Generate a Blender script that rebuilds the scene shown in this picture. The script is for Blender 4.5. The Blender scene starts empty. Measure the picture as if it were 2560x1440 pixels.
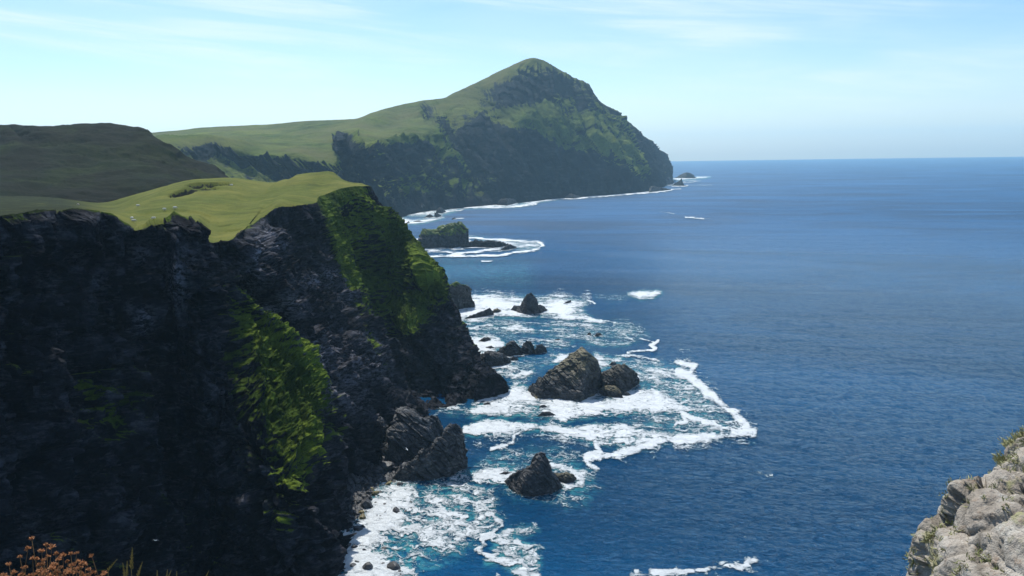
import bpy, math, random
import numpy as np
from mathutils import Matrix, Vector

random.seed(7)
rng = np.random.default_rng(7)
sc = bpy.context.scene
C = sc.collection

# ------------------------------------------------------------------ camera
FOCAL = 2009.0                     # focal length in pixels of the 2560 wide photograph
CAMZ = 100.0                       # the viewpoint is about 100 m above the sea
PITCH = math.radians(9.20)
ROLL = math.radians(0.91)
_f = np.array([0, math.cos(PITCH), -math.sin(PITCH)])
_r0 = np.array([1.0, 0, 0])
_u0 = np.array([0, math.sin(PITCH), math.cos(PITCH)])
_r = math.cos(ROLL) * _r0 - math.sin(ROLL) * _u0
_u = math.sin(ROLL) * _r0 + math.cos(ROLL) * _u0
cam_data = bpy.data.cameras.new("camera")
cam = bpy.data.objects.new("camera", cam_data)
C.objects.link(cam)
cam_data.sensor_width = 36.0
cam_data.lens = 36.0 * FOCAL / 2560.0
cam_data.clip_start = 0.1
cam_data.clip_end = 200000.0
cam.matrix_world = Matrix(((_r[0], _u[0], -_f[0], 0), (_r[1], _u[1], -_f[1], 0),
                           (_r[2], _u[2], -_f[2], CAMZ), (0, 0, 0, 1)))
sc.camera = cam

# ------------------------------------------------------------------ light
SUN_EL = math.radians(56)
SUN_AZ = math.radians(-20)          # measured from +Y (view direction) towards +X
sd = Vector((math.sin(SUN_AZ) * math.cos(SUN_EL), math.cos(SUN_AZ) * math.cos(SUN_EL), math.sin(SUN_EL)))
sun_data = bpy.data.lights.new("sun", 'SUN')
sun_data.energy = 5.0
sun_data.angle = math.radians(0.5)
sun_data.color = (1.0, 0.96, 0.88)
sun = bpy.data.objects.new("sun", sun_data)
C.objects.link(sun)
sun.rotation_euler = (-sd).to_track_quat('-Z', 'Y').to_euler()

world = bpy.data.worlds.new("World")
sc.world = world
world.use_nodes = True
SKY_STRENGTH = 0.125
SKY_TINT = (0.46, 0.77, 1.06)
CLOUD = 0.6
sc.view_settings.view_transform = 'Standard'
sc.view_settings.look = 'None'
sc.view_settings.gamma = 1.0
sc.view_settings.exposure = 0.25
sc.view_settings.use_curve_mapping = False
sc.cycles.use_denoising = True
sc.cycles.volume_bounces = 2
sc.cycles.max_bounces = 6
sc.cycles.transparent_max_bounces = 16
HAZE_DENSITY = 0.000062
HAZE_COLOR = (0.50, 0.82, 1.0)
HAZE_ANISO = 0.2


class NT:
    """small helper around a node tree"""
    def __init__(s, tree):
        s.t = tree
        tree.nodes.clear()

    def n(s, kind, inputs=None, **props):
        nd = s.t.nodes.new(kind)
        for k, v in props.items():
            setattr(nd, k, v)
        for k, v in (inputs or {}).items():
            sock = nd.inputs[k]
            if isinstance(v, bpy.types.NodeSocket):
                s.t.links.new(v, sock)
            elif hasattr(sock.default_value, '__len__') and not isinstance(v, str):
                v = tuple(v)
                if len(sock.default_value) == 4 and len(v) == 3:
                    v = v + (1.0,)
                sock.default_value = v
            else:
                sock.default_value = v
        return nd

    def math(s, op, a, b=0.0, c=0.0, clamp=False):
        return s.n('ShaderNodeMath', {0: a, 1: b, 2: c}, operation=op, use_clamp=clamp).outputs[0]

    def mix(s, f, a, b):
        nd = s.n('ShaderNodeMix', data_type='RGBA')
        for i, v in ((0, f), (6, a), (7, b)):
            if isinstance(v, bpy.types.NodeSocket):
                s.t.links.new(v, nd.inputs[i])
            elif i:
                nd.inputs[i].default_value = tuple(v) + ((1.0,) if len(v) == 3 else ())
            else:
                nd.inputs[i].default_value = v
        return nd.outputs[2]

    def noise(s, vec, scale, detail=4.0, rough=0.55, dist=0.0, dims='3D'):
        return s.n('ShaderNodeTexNoise', {'Vector': vec, 'Scale': scale, 'Detail': detail, 'Roughness': rough,
                                          'Distortion': dist}, noise_dimensions=dims).outputs[0]

    def noise2(s, vec, scale, detail=4.0, rough=0.55, dist=0.0):
        return s.noise(vec, scale, detail, rough, dist, '2D')

    def vmul(s, vec, m):
        return s.n('ShaderNodeVectorMath', {0: vec, 1: m}, operation='MULTIPLY').outputs[0]

    def ramp(s, f, lo, hi, a=0.0, b=1.0, smooth=True):
        return s.n('ShaderNodeMapRange', {0: f, 1: lo, 2: hi, 3: a, 4: b},
                   interpolation_type='SMOOTHSTEP' if smooth else 'LINEAR').outputs[0]

    def attr(s, name):
        return s.n('ShaderNodeAttribute', attribute_name=name).outputs[2]


w = NT(world.node_tree)
sky = w.n('ShaderNodeTexSky', sky_type='NISHITA', sun_disc=False, sun_elevation=SUN_EL, sun_rotation=SUN_AZ,
          altitude=100.0, air_density=1.0, dust_density=1.0, ozone_density=1.6)
geo = w.n('ShaderNodeTexCoord')
sep = w.n('ShaderNodeSeparateXYZ', {0: geo.outputs['Generated']})
az = w.math('ARCTAN2', sep.outputs[0], sep.outputs[1])
el = w.math('ARCSINE', sep.outputs[2])
# thin cirrus: long streaks lying almost level, drawn on the dome itself
el2 = w.math('ADD', el, w.math('MULTIPLY', az, 0.10))
cv = w.n('ShaderNodeCombineXYZ', {0: w.math('MULTIPLY', az, 1.6), 1: w.math('MULTIPLY', el2, 22.0), 2: 0.0}).outputs[0]
st1 = w.ramp(w.noise(cv, 1.6, 6, 0.6, 0.6), 0.40, 0.72)
cv2 = w.n('ShaderNodeCombineXYZ', {0: w.math('MULTIPLY', az, 1.2), 1: w.math('MULTIPLY', el, 5.0), 2: 3.0}).outputs[0]
st2 = w.ramp(w.noise(cv2, 1.7, 4, 0.55, 0.3), 0.33, 0.66)
cl = w.math('ADD', w.math('MULTIPLY', st1, st2), w.math('MULTIPLY', st2, 0.35), clamp=True)
cl = w.math('MULTIPLY', w.math('MULTIPLY', cl, CLOUD), w.ramp(el, 0.0, 0.08))
tcol = w.mix(w.ramp(el, 0.0, 0.27), (0.96, 1.06, 1.18), SKY_TINT)
tint = w.n('ShaderNodeVectorMath', {0: sky.outputs[0], 1: tcol}, operation='MULTIPLY').outputs[0]
skyc = w.mix(cl, tint, (6.4, 7.2, 7.8))
bg = w.n('ShaderNodeBackground', {'Color': skyc, 'Strength': SKY_STRENGTH})
w.t.links.new(bg.outputs[0], w.n('ShaderNodeOutputWorld').inputs[0])

# ------------------------------------------------------------------ projection helpers (used to take positions off the photograph)
CAM = np.array([0, 0, CAMZ])


def ray(u, v):
    a = (np.asarray(u, float) - 1280.0) / FOCAL
    b = -(np.asarray(v, float) - 720.0) / FOCAL
    return _f + a[..., None] * _r + b[..., None] * _u


def P(u, v, y):
    d = ray(u, v)
    return CAM + d * (np.asarray(y, float) / d[..., 1])[..., None]


def W(u, v):
    """point of the sea surface seen at pixel u, v"""
    d = ray(u, v)
    dz = np.minimum(d[..., 2], -1e-4)
    return CAM + d * (-CAMZ / dz)[..., None]


def UV(p):
    q = p - CAM
    dep = np.maximum(q @ _f, 1.0)
    return 1280 + FOCAL * (q @ _r) / dep, 720 - FOCAL * (q @ _u) / dep


# ------------------------------------------------------------------ noise
_perm = rng.permutation(256).astype(np.int64)
_perm = np.concatenate([_perm, _perm, _perm])
_g3 = rng.normal(size=(256, 3)).astype(np.float32)
_g3 /= np.linalg.norm(_g3, axis=1)[:, None]
_rnd = rng.random((256, 3)).astype(np.float32)


def _hash(i, j, k):
    return _perm[_perm[_perm[i & 255] + (j & 255)] + (k & 255)]


def perlin(p):
    p = np.asarray(p, np.float32)
    i = np.floor(p).astype(np.int64)
    f = p - i
    w_ = f * f * f * (f * (f * 6 - 15) + 10)
    out = 0
    for a in (0, 1):
        wa = w_[..., 0] if a else 1 - w_[..., 0]
        for b in (0, 1):
            wb = w_[..., 1] if b else 1 - w_[..., 1]
            for c in (0, 1):
                wc = w_[..., 2] if c else 1 - w_[..., 2]
                g = _g3[_hash(i[..., 0] + a, i[..., 1] + b, i[..., 2] + c)]
                out = out + wa * wb * wc * (g[..., 0] * (f[..., 0] - a) + g[..., 1] * (f[..., 1] - b)
                                            + g[..., 2] * (f[..., 2] - c))
    return out * 1.5


def fbm(p, octs=4, gain=0.5):
    s, a, t = 0, 1.0, 0
    for o in range(octs):
        s = s + a * perlin(p * 2.03 ** o + o * 17.3)
        t += a
        a *= gain
    return s / t


def ridged(p, octs=4, gain=0.5):
    s, a, t = 0, 1.0, 0
    for o in range(octs):
        s = s + a * (1 - np.abs(perlin(p * 2.03 ** o + o * 9.1)) * 2)
        t += a
        a *= gain
    return s / t


def worley(p):
    """distance to nearest, second nearest and a random value of the nearest cell"""
    p = np.asarray(p, np.float32)
    i = np.floor(p).astype(np.int64)
    f = p - i
    d1 = np.full(p.shape[:-1], 9.0, np.float32)
    d2 = d1.copy()
    h1 = np.zeros(p.shape[:-1], np.int64)
    for a in (-1, 0, 1):
        for b in (-1, 0, 1):
            for c in (-1, 0, 1):
                h = _hash(i[..., 0] + a, i[..., 1] + b, i[..., 2] + c)
                r = _rnd[h]
                d = (a + r[..., 0] - f[..., 0]) ** 2 + (b + r[..., 1] - f[..., 1]) ** 2 + (c + r[..., 2] - f[..., 2]) ** 2
                m = d < d1
                d2 = np.where(m, d1, np.minimum(d2, d))
                h1 = np.where(m, h, h1)
                d1 = np.where(m, d, d1)
    return np.sqrt(d1), np.sqrt(d2), h1


def crag(p, seed=0.0):
    """blocky broken-rock relief, roughly -1..1, each block with its own tilt"""
    p = np.asarray(p, np.float32) + seed
    d1, d2, h = worley(p)
    g = _g3[h]
    tilt = np.einsum('...i,...i->...', g, (p - np.floor(p) - 0.5))
    crack = np.clip((d2 - d1) * 5, 0, 1)
    return (_rnd[h][..., 0] - 0.5) * 1.0 + tilt * 0.9 - (1 - crack) * 0.35


def bed(G, el=2.4):
    """coordinates along a bedding that dips to the right; blocks come out longer along the dip"""
    e1 = np.array([0.74, 0.10, -0.66]); e2 = np.array([0.0, 1.0, 0.15]); e3 = np.array([0.66, 0.0, 0.75])
    return np.stack([G @ e1 / el, G @ e2, G @ e3], -1)


def sstep(x, a, b):
    t = np.clip((x - a) / (b - a), 0, 1)
    return t * t * (3 - 2 * t)


# ------------------------------------------------------------------ curve and surface tools
def pchip(t, d, q):
    t = np.asarray(t, float)
    d = np.asarray(d, float)
    h = np.diff(t)
    hs = h.reshape((-1,) + (1,) * (d.ndim - 1))
    dl = np.diff(d, axis=0) / hs
    m = np.zeros_like(d)
    if len(t) > 2:
        a, b = dl[:-1], dl[1:]
        w1, w2 = 2 * hs[1:] + hs[:-1], hs[1:] + 2 * hs[:-1]
        with np.errstate(divide='ignore', invalid='ignore'):
            hm = (w1 + w2) / (w1 / a + w2 / b)
        m[1:-1] = np.where(a * b > 0, hm, 0)
        m[1:-1] = 0.75 * m[1:-1] + 0.25 * 0.5 * (a + b)
    m[0], m[-1] = dl[0], dl[-1]
    k = np.clip(np.searchsorted(t, q, side='right') - 1, 0, len(t) - 2)
    x = ((q - t[k]) / h[k]).reshape((-1,) + (1,) * (d.ndim - 1))
    hk = hs[k]
    return ((2 * x ** 3 - 3 * x ** 2 + 1) * d[k] + (x ** 3 - 2 * x ** 2 + x) * hk * m[k]
            + (-2 * x ** 3 + 3 * x ** 2) * d[k + 1] + (x ** 3 - x ** 2) * hk * m[k + 1])


def chord(pts, kw=0.25):
    u, v = UV(pts)
    a = np.hypot(np.diff(u), np.diff(v)).clip(0, 900) + kw * np.linalg.norm(np.diff(pts, axis=0), axis=1) + 1e-3
    return np.concatenate([[0], np.cumsum(a)])


def cpt(c):
    """control point -> x, y, z, g.  (u, v, y, g) | (u, v, 'w', g) on the sea | ('z', u, z, y, g)"""
    if c[0] == 'z':
        y = c[3]
        return [(c[1] - 1280) / FOCAL * y, y, c[2], c[4] if len(c) > 4 else 0.2]
    g = c[3] if len(c) > 3 else 0.5
    p = W(c[0], c[1]) if isinstance(c[2], str) else P(c[0], c[1], c[2])
    return [p[0], p[1], p[2], g]


def seg_dist(x, y, pl, close=False):
    pl = np.array(pl, float)
    if close:
        pl = np.vstack([pl, pl[:1]])
    d = np.full(x.shape, 1e9)
    inside = np.zeros(x.shape, bool)
    for (x0, y0), (x1, y1) in zip(pl[:-1], pl[1:]):
        dx, dy = x1 - x0, y1 - y0
        t = np.clip(((x - x0) * dx + (y - y0) * dy) / (dx * dx + dy * dy + 1e-9), 0, 1)
        d = np.minimum(d, (x - x0 - t * dx) ** 2 + ((y - y0 - t * dy) * 1.0) ** 2)
        if close and y0 != y1:
            inside ^= ((y0 > y) != (y1 > y)) & (x < dx * (y - y0) / dy + x0)
    return np.sqrt(d), inside


def column(pts, n, kw=0.25):
    d = np.array([cpt(c) for c in pts])
    t = chord(d[:, :3], kw)
    return pchip(t / t[-1], d, np.linspace(0, 1, n))


def across(cols, n, kw=0.25):
    A = np.array(cols)                       # columns, samples, k
    S = A.shape[1]
    acc = 0
    for j in np.linspace(0, S - 1, 9).astype(int):
        acc = acc + np.diff(chord(A[:, j, :3], kw))
    t = np.concatenate([[0], np.cumsum(acc / 9)])
    t /= t[-1]
    q = np.linspace(0, 1, n)
    return pchip(t, A, q), t, q


def grid_normals(G):
    a = np.gradient(G, axis=0)
    b = np.gradient(G, axis=1)
    n = np.cross(a, b)
    n /= np.linalg.norm(n, axis=-1, keepdims=True) + 1e-9
    return n


def grid_mesh(name, G, mat, attrs=None, smooth=True, mask=None, flip=False, parent=None, close_t=False):
    """G: (a, b, 3) array of points. mask: (a-1, b-1) bool faces to keep."""
    a, b = G.shape[:2]
    idx = np.arange(a * b).reshape(a, b)
    if close_t:
        idx2 = np.concatenate([idx, idx[:, :1]], axis=1)
    else:
        idx2 = idx
    q = np.stack([idx2[:-1, :-1], idx2[1:, :-1], idx2[1:, 1:], idx2[:-1, 1:]], -1)
    if flip:
        q = q[..., ::-1]
    if mask is not None:
        q = q[mask]
    q = q.reshape(-1, 4)
    used, inv = np.unique(q, return_inverse=True)
    q = inv.reshape(-1, 4)
    co = G.reshape(-1, 3)[used]
    me = bpy.data.meshes.new(name)
    me.vertices.add(len(co))
    me.vertices.foreach_set('co', co.astype(np.float32).ravel())
    me.loops.add(q.size)
    me.loops.foreach_set('vertex_index', q.astype(np.int32).ravel())
    me.polygons.add(len(q))
    me.polygons.foreach_set('loop_start', np.arange(0, q.size, 4, dtype=np.int32))
    me.polygons.foreach_set('loop_total', np.full(len(q), 4, np.int32))
    me.polygons.foreach_set('use_smooth', np.full(len(q), smooth, bool))
    for k, v in (attrs or {}).items():
        at = me.attributes.new(k, 'FLOAT', 'POINT')
        at.data.foreach_set('value', np.asarray(v, np.float32).reshape(-1)[used])
    me.update(calc_edges=True)
    if mat:
        me.materials.append(mat)
    return link(name, me, parent)


def link(name, me, parent=None):
    o = bpy.data.objects.new(name, me)
    C.objects.link(o)
    if parent:
        o.parent = parent
    return o


def tag(o, label=None, cat=None, group=None, kind=None):
    if label:
        o['label'] = label
    if cat:
        o['category'] = cat
    if group:
        o['group'] = group
    if kind:
        o['kind'] = kind
    return o


def facing(G, N):
    """make normals point to the outside (up and towards the open side)"""
    c = N[..., 2].mean() * 1.0 + ((CAM - G) * N).sum(-1).mean() / 300.0
    return (N, False) if c > 0 else (-N, True)


# ------------------------------------------------------------------ materials
def new_mat(name):
    m = bpy.data.materials.new(name)
    m.use_nodes = True
    return m, NT(m.node_tree)


def land_material(name, rock, grass, s=1.0, bump=0.6, stripes=False, lichen=None, heath=(0.014, 0.019, 0.006), rock_rough=0.85, pale_amt=0.6, pale_attr=False, spec=0.03):
    """rock = (dark, mid, pale), grass = (dark, mid, bright); s = size factor of the patterns"""
    m, t = new_mat(name)
    tc = t.n('ShaderNodeTexCoord').outputs['Object']
    n_big = t.noise(tc, 0.035 / s, 4, 0.6)
    n_mid = t.noise(tc, 0.22 / s, 6, 0.65)
    n_fin = t.noise(tc, 1.6 / s, 6, 0.7)
    strat = t.noise(t.vmul(tc, (0.3, 0.3, 1.3)), 0.8 / s, 5, 0.65, 0.4)
    rc = t.mix(t.ramp(n_mid, 0.35, 0.65), rock[0], rock[1])
    rc = t.mix(t.math('MULTIPLY', t.ramp(t.math('MULTIPLY', strat, t.math('ADD', n_mid, 0.5)), 0.50, 0.72), pale_amt), rc, rock[2])
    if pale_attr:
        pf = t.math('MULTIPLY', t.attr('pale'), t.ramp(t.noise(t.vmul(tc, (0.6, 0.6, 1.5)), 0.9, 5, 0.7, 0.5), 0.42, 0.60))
        rc = t.mix(t.math('MULTIPLY', pf, 0.8, clamp=True), rc, (0.27, 0.27, 0.31))  # light grey of bare rock and of painted sunlit flecks
    rc = t.mix(t.math('MULTIPLY', t.ramp(n_fin, 0.35, 0.75), 0.4), rc, tuple(c * 0.45 for c in rock[0]))
    if lichen:
        rc = t.mix(t.math('MULTIPLY', t.attr('lich'), t.ramp(n_fin, 0.3, 0.6)), rc, lichen)
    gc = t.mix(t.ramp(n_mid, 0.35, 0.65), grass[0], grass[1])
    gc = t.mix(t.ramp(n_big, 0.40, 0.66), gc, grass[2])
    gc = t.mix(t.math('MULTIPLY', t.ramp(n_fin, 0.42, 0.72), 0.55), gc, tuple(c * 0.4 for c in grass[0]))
    if pale_attr:
        tu = t.noise(t.vmul(tc, (1.0, 1.0, 1.8)), 0.75, 6, 0.72, 0.6)
        gc = t.mix(t.math('MULTIPLY', t.ramp(tu, 0.50, 0.66), 0.85), gc, (0.016, 0.026, 0.006))
    gc = t.mix(t.math('MULTIPLY', t.ramp(t.noise(tc, 0.09 / s, 6, 0.68, 0.5), 0.48, 0.66), 0.5), gc, tuple(c * 0.55 for c in grass[0]))
    if stripes:
        st = t.noise(t.vmul(tc, (0.25, 1.0, 0.25)), 0.12, 5, 0.65, 0.8)
        gc = t.mix(t.math('MULTIPLY', t.ramp(st, 0.45, 0.7), 0.6), gc, (0.15, 0.145, 0.032))
        gc = t.mix(t.math('MULTIPLY', t.ramp(t.noise(t.vmul(tc, (0.35, 1.0, 0.6)), 0.5, 4, 0.6, 0.6), 0.55, 0.75), 0.45), gc, (0.035, 0.06, 0.014))
    gc = t.mix(t.math('MULTIPLY', t.attr('heath'), t.ramp(n_mid, 0.15, 0.5)), gc, heath)
    f = t.math('ADD', t.attr('veg'), t.math('MULTIPLY', t.math('SUBTRACT', n_fin, 0.5), 0.6))
    f = t.ramp(f, 0.46, 0.58)
    col = t.mix(f, rc, gc)
    hb = t.math('ADD', t.math('MULTIPLY', n_fin, 0.6 * s), t.math('MULTIPLY', n_mid, 1.5 * s))
    bp = t.n('ShaderNodeBump', {'Strength': bump, 'Distance': 1.0, 'Height': hb})
    b = t.n('ShaderNodeBsdfPrincipled', {'Base Color': col, 'Roughness': rock_rough, 'Normal': bp.outputs[0],
                                         'Specular IOR Level': spec})
    t.t.links.new(b.outputs[0], t.n('ShaderNodeOutputMaterial').inputs[0])
    return m


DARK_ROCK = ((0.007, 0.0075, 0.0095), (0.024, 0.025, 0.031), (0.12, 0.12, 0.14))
MOSS = ((0.030, 0.054, 0.007), (0.080, 0.125, 0.012), (0.155, 0.21, 0.022))  # moss greens, brightened in place of sun the steep slopes miss
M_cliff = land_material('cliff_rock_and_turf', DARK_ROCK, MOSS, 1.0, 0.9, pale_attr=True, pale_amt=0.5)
M_pasture = land_material('grazed_turf', ((0.012, 0.011, 0.008), (0.022, 0.021, 0.013), (0.06, 0.06, 0.05)),  # dark tones carry peat and the painted shade of the hollows
                          ((0.066, 0.082, 0.013), (0.092, 0.106, 0.017), (0.125, 0.126, 0.026)), 1.2, 0.4, stripes=True)
M_hill = land_material('heath_hillside', ((0.009, 0.010, 0.009), (0.016, 0.017, 0.014), (0.05, 0.05, 0.048)),  # heath tones, deepened to carry the darkening towards the left edge
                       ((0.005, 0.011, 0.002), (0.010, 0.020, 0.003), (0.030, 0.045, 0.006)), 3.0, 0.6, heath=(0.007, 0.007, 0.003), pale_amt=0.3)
M_mount = land_material('mountain_turf_and_rock', ((0.010, 0.014, 0.020), (0.018, 0.024, 0.032), (0.06, 0.065, 0.07)),
                        ((0.034, 0.056, 0.010), (0.088, 0.13, 0.020), (0.14, 0.172, 0.032)), 7.0, 1.0, heath=(0.11, 0.11, 0.038))
M_searock = land_material('wet_dark_sea_rock', ((0.026, 0.027, 0.030), (0.066, 0.067, 0.070), (0.24, 0.23, 0.215)),
                          MOSS, 0.6, 0.8, lichen=(0.20, 0.17, 0.085), rock_rough=0.6, spec=0.3)
M_boulder = land_material('beach_boulder', ((0.03, 0.03, 0.033), (0.06, 0.06, 0.065), (0.14, 0.14, 0.14)),
                          MOSS, 0.35, 0.5, lichen=(0.15, 0.12, 0.03), rock_rough=0.55, spec=0.35)

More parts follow.
